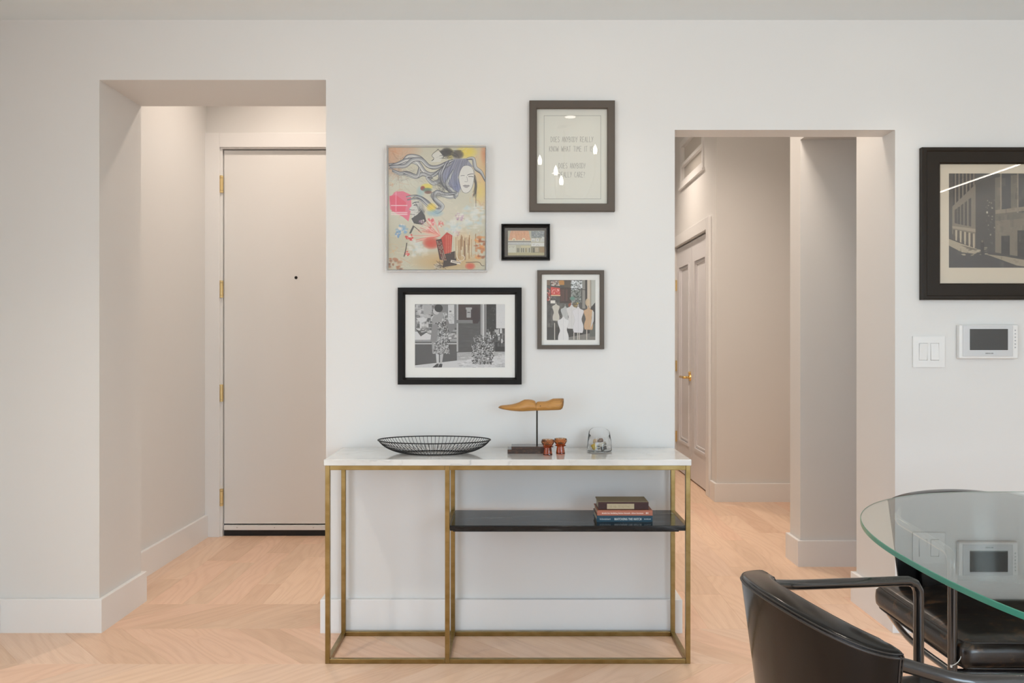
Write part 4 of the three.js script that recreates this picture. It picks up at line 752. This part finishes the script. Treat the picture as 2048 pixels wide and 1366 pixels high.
// dress forms outside a shop
const forms = canvasTexture(780, 965, (g) => {
  g.translate(-190, -200); g.fillStyle = '#55534f'; g.fillRect(190, 200, 780, 965);
  speck(g, 300, 190, 460, 420, 1165, ['60,58,56', '84,84,82', '110,108,104'], 0.3, 0.7, 10, 60, 1.4);
  g.fillStyle = '#7d6a58'; g.fillRect(190, 200, 60, 90); speck(g, 120, 250, 205, 380, 285, ['200,190,180', '140,90,80', '220,216,208'], 0.4, 0.8, 6, 20); g.fillStyle = '#a4763c'; poly(g, [[380, 210], [450, 205], [510, 240], [470, 280], [390, 280]], '#b98546'); g.fillStyle = '#5d5348'; g.fillRect(470, 200, 110, 150);
  g.fillStyle = '#43362f'; g.fillRect(400, 330, 180, 240); for (const x of [410, 440, 490]) { g.fillStyle = '#5c423c'; g.fillRect(x, 350, 34, 190); }
  poly(g, [[576, 240], [640, 200], [740, 200], [780, 260], [776, 560], [580, 560]], '#6c706e'); speck(g, 420, 576, 205, 776, 350, ['220,224,226', '240,242,244', '90,96,92'], 0.5, 0.9, 6, 22); speck(g, 320, 576, 340, 776, 560, ['60,66,60', '120,126,118', '170,172,166'], 0.4, 0.8, 6, 24); g.fillStyle = '#4c4a46'; g.fillRect(744, 340, 24, 260); g.fillStyle = '#8f8d86'; g.fillRect(760, 200, 50, 460); g.fillStyle = '#3d3b38'; g.fillRect(806, 200, 34, 420);
  g.fillStyle = '#cbbfae'; g.fillRect(840, 200, 66, 460); g.fillStyle = '#a39a8c'; g.fillRect(884, 200, 22, 460); g.fillStyle = '#b9bab2'; g.fillRect(906, 200, 64, 420);
  poly(g, [[250, 310], [400, 330], [408, 460], [250, 452]], '#c6423a'); speck(g, 40, 265, 340, 395, 420, ['240,210,200'], 0.4, 0.8, 6, 16); g.fillStyle = '#e2c7a0'; g.fillRect(252, 440, 156, 16); speck(g, 60, 192, 330, 246, 520, ['200,70,60', '220,200,190', '110,50,46'], 0.5, 0.9, 8, 24); g.fillStyle = '#4a4846'; g.fillRect(244, 200, 10, 760);
  ink(g, [[190, 288], [480, 320], [820, 360]], 8, '#2f2d2b'); g.fillStyle = '#e2dfd6'; g.fillRect(250, 528, 76, 48);
  g.fillStyle = '#3c3a37'; g.fillRect(190, 960, 780, 205); poly(g, [[540, 1120], [970, 1040], [970, 1165], [540, 1165]], '#7d7a74'); g.fillStyle = '#62655f'; g.fillRect(880, 910, 90, 200); poly(g, [[900, 640], [968, 560], [970, 880], [900, 880]], '#3c3a3a');
  blob(g, 600, 498, 48, 34, '96,140,124', 1, 0.3); poly(g, [[530, 590], [580, 560], [600, 660], [560, 680]], '#8c4c34'); speck(g, 30, 610, 560, 690, 640, ['196,170,96', '120,96,50'], 0.5, 0.9, 10, 24);
  const form = (x, top, s, c, dark, neck = true) => { g.save(); g.translate(x, top); g.scale(s, s);
    g.beginPath(); g.moveTo(-14, 0); g.lineTo(14, 0); g.bezierCurveTo(16, 30, 40, 40, 78, 52); g.bezierCurveTo(100, 64, 84, 110, 64, 160); g.bezierCurveTo(50, 200, 54, 220, 66, 250); g.bezierCurveTo(92, 310, 86, 380, 68, 420); g.lineTo(-68, 414); g.bezierCurveTo(-90, 370, -88, 310, -60, 250); g.bezierCurveTo(-46, 220, -54, 200, -66, 160); g.bezierCurveTo(-88, 110, -100, 64, -78, 52); g.bezierCurveTo(-40, 40, -16, 30, -14, 0); g.fillStyle = c; g.fill(); g.strokeStyle = dark; g.lineWidth = 3; g.stroke(); if (neck) { g.fillStyle = dark; g.fillRect(-4, -44, 8, 44); g.beginPath(); g.arc(0, -22, 12, 0, 7); g.fill(); } g.strokeStyle = 'rgba(150,150,150,.5)'; g.beginPath(); g.moveTo(0, 10); g.lineTo(0, 410); g.stroke(); g.restore(); };
  for (const [x, y, l] of [[310, 890, 270], [620, 1030, 130], [680, 1040, 120], [706, 1040, 120], [826, 1000, 160]]) { g.fillStyle = '#cfcac0'; g.fillRect(x, y, 12, l); }
  form(338, 580, 0.66, '#c8c4b8', '#9a968c'); form(486, 620, 0.8, '#b9bab8', '#8f8f8a'); form(590, 600, 0.92, '#d2d0ce', '#a8a6a4'); form(860, 640, 0.86, '#c6a480', '#9b7f60'); blob(g, 846, 560, 40, 66, '205,184,152', 1, 0.12); poly(g, [[920, 680], [948, 720], [944, 860], [890, 985], [910, 850]], '#c9c8c4'); form(694, 630, 1.0, '#d8d6d8', '#b4b2b4'); form(456, 790, 1.02, '#dcdbda', '#bab8b8', false);
  speck(g, 900, 190, 200, 970, 1165, ['0,0,0', '255,255,255'], 0.02, 0.1, 3, 9);
});
picture('framed_photograph', 'colour photograph of white dress forms in a narrow brown frame, above the shoe last', 'framed picture', [1074.8, 540.2, 1208.6, 698.2], [1083.4, 548.4, 1200, 690], [1093.6, 559.9, 1190.8, 680], { zFrame: 0.022, profile: flat(0.022, 0.01), mat: M.frameBrown, board: M.matBoard, art: forms });

// wide print of a city street with raking light
const city = canvasTexture(1060, 752, (g) => {
  g.scale(4 / 2.734 * 1, 4 / 2.734 * 1); g.translate(-267, -210);
  g.fillStyle = '#4c4b4a'; g.fillRect(267, 210, 730, 520);
  poly(g, [[267, 210], [415, 210], [415, 265], [287, 388], [267, 420]], '#4a433d'); for (let i = 0; i < 12; i++) { g.fillStyle = i % 2 ? '#8c867e' : '#2e2a28'; g.fillRect(292 + i * 10, 210, 5, 175 - i * 10); }
  poly(g, [[287, 390], [414, 268], [414, 612], [287, 540]], '#7d7972'); for (const [x, t, b] of [[300, 408, 480], [316, 396, 484], [334, 382, 488], [354, 368, 492], [376, 350, 496]]) poly(g, [[x, t], [x + 14, t - 8], [x + 14, b + 4], [x, b]], '#46423f');
  poly(g, [[287, 496], [414, 512], [414, 530], [287, 508]], '#a19b90'); for (let i = 0; i < 10; i++) { g.fillStyle = i % 2 ? '#b8b1a4' : '#55504b'; g.fillRect(292 + i * 12, 516 + i * 2.4, 9, 54 + i * 4); }
  poly(g, [[414, 268], [525, 240], [525, 640], [414, 620]], '#494847'); speck(g, 30, 468, 350, 520, 590, ['180,180,176', '120,120,118'], 0.3, 0.8, 2, 9); blob(g, 477, 422, 6, 8, '220,220,214', 0.9, 0.4);
  poly(g, [[520, 232], [1000, 170], [1000, 700], [650, 690], [520, 655]], '#6d6a65'); for (const [x, w] of [[556, 50], [648, 60], [760, 70], [880, 80]]) { g.fillStyle = '#424548'; g.fillRect(x, 200, w, 220); g.fillStyle = '#8f8c86'; g.fillRect(x - 8, 200, 8, 225); }
  poly(g, [[522, 410], [1000, 350], [1000, 384], [522, 430]], '#8d8981'); poly(g, [[522, 468], [1000, 430], [1000, 700], [650, 690], [522, 652]], '#7c7871'); for (const [x, t, w] of [[554, 550, 46], [642, 520, 66], [760, 500, 80], [900, 480, 80]]) { g.fillStyle = '#343231'; g.fillRect(x, t, w, 180); }
  poly(g, [[267, 560], [300, 572], [420, 624], [1000, 720], [1000, 730], [267, 730]], '#3f3e3f'); poly(g, [[267, 566], [330, 590], [445, 628], [410, 648], [340, 640], [267, 602]], '#aca79c'); poly(g, [[330, 600], [436, 626], [390, 626]], '#6b675f'); speck(g, 60, 300, 610, 470, 655, ['180,174,162', '80,78,74'], 0.4, 0.8, 3, 18, 0.4); poly(g, [[470, 650], [560, 660], [1000, 736], [1000, 760], [640, 712]], '#9d988d');
  poly(g, [[442, 580], [456, 576], [462, 600], [456, 656], [446, 656], [440, 606]], '#34322f'); blob(g, 450, 580, 6, 7, '120,114,104', 1, 0.3);
  for (let i = 0; i < 260; i++) { const x = rr(530, 1000), y = rr(200, 700); g.fillStyle = `rgba(${rnd() < 0.5 ? '40,38,36' : '170,164,152'},${rr(0.05, 0.16)})`; g.fillRect(x, y, rr(2, 26), rr(1, 50)); }
  speck(g, 5000, 267, 210, 1000, 730, ['0,0,0', '214,204,186', '120,104,84'], 0.04, 0.14, 1, 4);
  g.globalCompositeOperation = 'multiply'; g.fillStyle = '#f4e6d2'; g.fillRect(267, 210, 740, 530); g.globalCompositeOperation = 'source-over';
});
picture('framed_print', 'large sepia city street print in a wide dark frame above the light switch', 'framed picture', [1845.2, 293.8, 2217, 599.4], [1882.4, 326.8, 2180, 566.4], [1897.8, 346.9, 2164, 535.4], { zFrame: 0.026, profile: [[0, 0.0005], [0, 0.022], [0.06, 0.026], [0.22, 0.026], [0.27, 0.0228], [0.92, 0.0228], [1, 0.018], [1, 0.009]], mat: M.frameUmber, board: std({ color: rgb(0.62, 0.54, 0.42), roughness: 0.9 }), art: city });
// ------------------------------------------------------------------ glass dining table
{
  const xc = 1.40, zc = DIST - 1.5446, RX = 0.62, RZ = 0.742, N = 2.35, H = 0.72, T = 0.012;
  const t = thing('dining_table', 'glass dining table with a green polished edge and rounded oval top', 'table', [xc, 0, zc]);
  const outline = (k, n = 220) => Array.from({ length: n }, (_, i) => { const a = i / n * Math.PI * 2, c = Math.cos(a), s = Math.sin(a); return new THREE.Vector2(Math.sign(c) * Math.pow(Math.abs(c), 2 / N) * (RX - k), Math.sign(s) * Math.pow(Math.abs(s), 2 / N) * (RZ - k)); });
  const g = new THREE.ExtrudeGeometry(new THREE.Shape(outline(0.0015)), { depth: T - 0.003, bevelEnabled: true, bevelThickness: 0.0015, bevelSize: 0.0015, bevelSegments: 2 });
  g.rotateX(-Math.PI / 2); g.translate(0, H - T + 0.0015, 0);
  mesh('tabletop', g, [M.tableGlass, M.edgeGlass], t).userData.label = 'clear glass top with green edge';
  const prof = [[0, 0], [0.26, 0], [0.262, 0.006], [0.25, 0.014], [0.06, 0.03], [0.04, 0.06], [0.036, 0.66], [0.05, 0.69], [0.17, 0.7], [0.17, 0.7078], [0, 0.7078]];
  mesh('pedestal', toCreasedNormals(new THREE.LatheGeometry(prof.map((p) => new THREE.Vector2(...p)), 48), 0.5), M.black, t);
}
// ------------------------------------------------------------------ leather tub chairs on black tube frames; local axes: z forward, x to the left of the sitter
const leatherTwoSided = M.leather.clone(); leatherTwoSided.side = THREE.DoubleSide;
function makeChair(label, at, turn) {
  const c = thing('armchair', label, 'chair', at, turn, undefined);
  const A = 0.2208, B = 0.2151, S = 0.1014, TM = 1.58, TOP = 0.716, DIP = 0.0217, TK = 0.06, LOW = 0.40;
  const plan = (t) => [A * Math.sin(t), -B + S * (1 - Math.cos(t))];
  const norm = (t) => { const dx = A * Math.cos(t), dz = S * Math.sin(t), l = Math.hypot(dx, dz); return [-dz / l, dx / l]; };   // towards the sitter
  const n = 60, prof = [];
  // cross-section: [inset from the outer face, share of the height]
  const R = 0.007;
  for (let k = 0; k <= 8; k++) prof.push([0, k / 8 * 0.965]);
  prof.push([0.0015, 0.982], [0.005, 0.994], [0.011, 1.0], [TK * 0.5, 1.004], [TK - 0.011, 1.0], [TK - 0.005, 0.993], [TK - 0.0015, 0.98]);
  for (let k = 8; k >= 0; k--) prof.push([TK, k / 8 * 0.96]);
  prof.push([TK * 0.5, -0.01], [0, 0]);
  const at3 = (t, inset, share) => {
    const [x, z] = plan(t), [nx, nz] = norm(t), top = TOP - DIP * (x / A) ** 2, y = LOW + (top - LOW) * share, lean = (top - y) * 0.13 + inset;
    return [x + nx * lean, y, z + nz * lean];
  };
  const pos = [], uv = [], idx = [], m = prof.length;
  for (let i = 0; i <= n; i++) { const t = -TM + i / n * 2 * TM; for (let k = 0; k < m; k++) { pos.push(...at3(t, ...prof[k])); uv.push(t * 0.2, prof[k][0] * 3 + prof[k][1] * 0.3); } }
  for (let i = 0; i < n; i++) for (let k = 0; k < m - 1; k++) { const a = i * m + k, b = a + m; idx.push(a, b, a + 1, b, b + 1, a + 1); }
  for (const [i, s] of [[0, 1], [n, -1]]) {                                                           // closed, slightly padded ends
    const q = pos.length / 3, t = s > 0 ? -TM - 0.03 : TM + 0.03;
    for (let k = 0; k < 9; k++) pos.push(...at3(t, TK * 0.5, k / 8 * 0.97)), uv.push(t * 0.2, k / 8 * 0.3);
    for (let k = 0; k < 8; k++) { const a = i * m + k, d = i * m + (m - 3 - k); const f = (x, y, z) => s > 0 ? idx.push(x, y, z) : idx.push(x, z, y); f(a, a + 1, q + k); f(a + 1, q + k + 1, q + k); f(d, q + k, d - 1); f(d - 1, q + k, q + k + 1); }
    for (let k = 8; k < m - 11; k++) { const f = (x, y, z) => s > 0 ? idx.push(x, y, z) : idx.push(x, z, y); f(i * m + k, i * m + k + 1, q + 8); }
  }
  const g = new THREE.BufferGeometry();
  g.setAttribute('position', new THREE.Float32BufferAttribute(pos, 3)); g.setAttribute('uv', new THREE.Float32BufferAttribute(uv, 2)); g.setIndex(idx); g.computeVertexNormals();
  const back = mesh('backrest', g, leatherTwoSided, c);
  const seam = (inset, share, r) => { const p = []; for (let i = 0; i <= 40; i++) p.push(at3(-TM + i / 40 * 2 * TM, inset, share)); return tube(p, r, 120, 8); };
  mesh('piping', [seam(0.0005, 0.972, 0.0024), seam(0.0026, 0.989, 0.0013), seam(TK - 0.004, 0.988, 0.0015)], M.piping, back);
  for (const s of [-1, 1]) {
    const p = [], st = [];
    for (let k = 0; k <= 12; k++) p.push(at3(s * (TM - 0.06), -0.0006, k / 12 * 0.985));
    mesh('piping', [tube(p, 0.0016, 24, 6), tube(p.map((q, k) => at3(s * (TM - 0.02), -0.0006, k / 12 * 0.985)), 0.0012, 24, 6)], M.piping, back);
    for (let k = 0; k < 34; k++) { const q = at3(s * (TM - 0.04), -0.0008, 0.05 + k / 34 * 0.92), b = new THREE.BoxGeometry(0.0022, 0.0042, 0.0022); b.rotateY(0.6); b.translate(...q); st.push(b); }
    mesh('stitching', st, M.leather, back).userData.kind = 'stuff';
  }
  // seat cushion: crowned top, piped edges
  const w = 0.236, zb = -0.165, zf = 0.283, y0 = 0.378, y1 = 0.455;
  const cu = new RoundedBoxGeometry(2 * w, y1 - y0, zf - zb, 8, 0.02), cp = cu.attributes.position, soft = new THREE.Vector3();
  const cush = new THREE.BoxGeometry(2 * w, y1 - y0, zf - zb, 36, 8, 36), q = cush.attributes.position;
  for (let i = 0; i < q.count; i++) {
    let [x, y, z] = [q.getX(i), q.getY(i), q.getZ(i)];
    const hx = w, hy = (y1 - y0) / 2, hz = (zf - zb) / 2, r = 0.024, ix = Math.max(-hx + r, Math.min(hx - r, x)), iy = Math.max(-hy + r * 0.8, Math.min(hy - r * 0.8, y)), iz = Math.max(-hz + r, Math.min(hz - r, z));
    soft.set(x - ix, y - iy, z - iz); const l = soft.length();
    if (l > 1e-6) { soft.multiplyScalar((Math.abs(soft.y) > 0 ? r * 0.85 : r) / l); x = ix + soft.x; y = iy + soft.y; z = iz + soft.z; }
    const crown = (1 - (x / hx) ** 2) * (1 - (z / hz) ** 2);
    if (y > 0) y += 0.014 * Math.max(0, crown) + 0.0016 * noise.noise(x * 26, 3.1, z * 20);
    const side = 1 - (y / hy) ** 2; if (side > 0) { x += Math.sign(x) * 0.006 * side * (Math.abs(x) > hx - 0.03 ? 1 : 0); z += Math.sign(z) * 0.007 * side * (Math.abs(z) > hz - 0.03 ? 1 : 0); }
    q.setXYZ(i, x, y + (y0 + y1) / 2, z + (zb + zf) / 2);
  }
  cush.deleteAttribute('normal'); cush.computeVertexNormals();
  const seat = mesh('seat', toCreasedNormals(metric(cush, 1), 0.8), M.seat, c);
  const loop = (y, e) => { const r = 0.022, a = w - e, p = []; for (const [sx, sz, a0] of [[1, 1, 0], [-1, 1, 1], [-1, -1, 2], [1, -1, 3]]) for (let k = 0; k <= 4; k++) { const t = (a0 + k / 4) * Math.PI / 2; p.push([sx * (a - r) + Math.cos(t) * r, y, (sz > 0 ? zf - e : zb + e) - sz * r + Math.sin(t) * r]); } return tube(p, 0.0024, 160, 7, true); };
  mesh('piping', [loop(y1 - 0.008, 0.004), loop(y0 + 0.010, 0.003)], M.piping, seat);
  // frame: arms bend down into the front legs; rear legs; rails under the cushion
  const TR = 0.0105;
  for (const s of [-1, 1]) {
    mesh('arm_and_leg', bent([[s * 0.19, 0.672, -0.12], [s * 0.235, 0.652, -0.03], [s * 0.250, 0.642, 0.264], [s * 0.250, TR, 0.264], [s * 0.250, TR, -0.25]], 0.032, TR), M.black, c);
    mesh('side_rail', capped([[s * 0.250, 0.372, 0.266], [s * 0.240, 0.366, 0.05], [s * 0.192, 0.36, -0.17]], 0.0085, 24), M.black, c);
  }
  mesh('front_rail', capped([[-0.250, 0.372, 0.266], [0, 0.372, 0.268], [0.250, 0.372, 0.266]], 0.0095, 20), M.black, c);
  mesh('rear_rail', capped([[-0.192, 0.36, -0.17], [0, 0.36, -0.175], [0.192, 0.36, -0.17]], 0.0085, 12), M.black, c);
  mesh('floor_rail', capped([[-0.25, TR, -0.25], [0, TR, -0.25], [0.25, TR, -0.25]], TR, 12), M.black, c);
  return c;
}

// the near chair looks to the right (and a little away from the lens); the far one looks towards the lens
makeChair('black leather armchair in the foreground, its curved back turned to the camera', [0.6448, 0, DIST - 1.4024], Math.PI / 2 + 0.1749);
const far = makeChair('black leather armchair behind the glass table, facing the camera with a tag on its leg', [1.283, 0, DIST - 2.14], 0);
{
  const loop = new THREE.TorusGeometry(0.0165, 0.0008, 8, 40); loop.rotateX(Math.PI / 2); loop.rotateZ(0.75); loop.scale(1, 1.25, 1); loop.translate(-0.2465, 0.405, 0.266);
  const bead = new THREE.SphereGeometry(0.0028, 10, 8); bead.translate(-0.2575, 0.389, 0.272);
  mesh('tag_loop', [loop, bead], M.plastic, far).userData.label = 'thin white tag loop';
}
// ------------------------------------------------------------------ lamps (above the frame; some mirrored in the picture glass, some unseen)
const warm = rgb(1, 0.90, 0.78), hallWarm = rgb(1, 0.855, 0.735);
function downlight(x, y, z, color, cd, r = 0.03, half = 50, soft = 1.4) {
  const d = thing('downlight', 'small round recessed ceiling downlight', 'downlight', [x, y, z], 0, 'recessed ceiling downlights');
  const ring = new THREE.LatheGeometry([[r, -0.0005], [r + 0.003, -0.004], [r + 0.012, -0.004], [r + 0.014, 0], [r + 0.014, 0.001]].map((p) => new THREE.Vector2(...p)), 36);
  mesh('trim_ring', ring, M.plastic, d);
  const disc = new THREE.CylinderGeometry(r, r, 0.002, 36); disc.translate(0, -0.0012, 0);
  mesh('lamp_lens', disc, M.glow, d);
  spot(color, cd, [x, y - 0.012, z], half, 0.8, soft);
}
for (const z of [0.3, 1.384, 2.9, 4.4]) for (const x of z < 1 ? [-0.83, 0.33, 1.5] : [-1.35, 0.33, 2.2]) downlight(x, CEIL, z, warm, z < 1 ? DOWN * 0.3 : x < 0 ? DOWN * 2.6 : x > 2 ? DOWN * 1.5 : DOWN * 0.7, 0.03, z < 1 ? 44 : x < 0 ? 60 : 48);
downlight(-1.25, HALL_TOP, -0.98, hallWarm, HALL, 0.05, 68, 3);
{ // round flush ceiling lamp added behind the right opening to brighten the alcove
  const l = thing('added_flush_lamp', 'added round flush ceiling lamp in the corridor behind the right opening', 'ceiling lamp', [1.18, HALL_TOP, -0.48]);
  const g = new THREE.LatheGeometry([[0, -0.05], [0.15, -0.048], [0.185, -0.035], [0.19, -0.015], [0.19, 0]].map((p) => new THREE.Vector2(...p)), 48);
  mesh('diffuser', g, M.glow, l);
  const ring = new THREE.CylinderGeometry(0.2, 0.2, 0.012, 48); ring.translate(0, -0.006, 0);
  mesh('base_ring', ring, M.plastic, l);
  areaLight(hallWarm, CORRIDOR * 4.2, 0.33, 0.33, [1.18, HALL_TOP - 0.056, -0.48], [1.18, 0, -0.48]);
}
downlight(0.98, HALL_TOP, -1.75, hallWarm, CORRIDOR, 0.05, 68, 5);
downlight(0.95, HALL_TOP, -3.3, hallWarm, CORRIDOR, 0.05, 68, 5);
{ // slim linear lamp along the ceiling on the right
  const x = 3.55, l = thing('linear_light', 'slim linear ceiling lamp running towards the rear', 'ceiling lamp', [x, CEIL, 2.7]);
  mesh('channel', [box(-0.03, 0.03, -0.03, 0, -1.9, 1.9, 0.002)], M.plastic, l);
  mesh('diffuser', [box(-0.008, 0.008, -0.033, -0.0295, -1.88, 1.88)], M.glow, l);
  areaLight(warm, STRIP * 2, 0.016, 3.76, [x, CEIL - 0.036, 2.7], [x, 0, 2.7]);
}
{ // small chandelier with four candle bulbs
  const c = thing('chandelier', 'small chandelier with four candle bulbs', 'chandelier', [0.31, CEIL, 1.6]);
  const can = new THREE.CylinderGeometry(0.04, 0.045, 0.016, 32); can.translate(0, -0.01, 0);
  mesh('canopy', can, M.plastic, c);
  mesh('stem', capped([[0, -0.02, 0], [0, -0.4, 0]], 0.005, 4), M.plastic, c);
  for (const [x, y, z] of [[-0.145, 2.225, 0.0], [0.185, 2.292, 0.02], [-0.05, 2.165, 0.01], [-0.018, 2.104, 0.0]]) {
    const yy = y - CEIL, arm = mesh('arm', capped([[0, -0.4, 0], [x * 0.6, -0.43, z], [x, yy - 0.14, z], [x, yy - 0.11, z]], 0.004, 16), M.plastic, c);
    const sl = new THREE.CylinderGeometry(0.009, 0.009, 0.08, 18); sl.translate(x, yy - 0.07, z); mesh('candle_sleeve', sl, M.plastic, arm);
    const bulb = new THREE.LatheGeometry([[0, -0.03], [0.008, -0.029], [0.0125, -0.012], [0.0125, 0], [0.007, 0.018], [0, 0.031]].map((p) => new THREE.Vector2(...p)), 20); bulb.translate(x, yy, z);
    mesh('bulb', bulb, M.bulb, arm);
    const p = new THREE.PointLight(warm, BULB, 0, 2); p.position.set(0.31 + x, y, 1.6 + z); p.castShadow = true; p.shadow.radius = 0.6; scene.add(p);
  }
}
renderer.render(scene, camera);
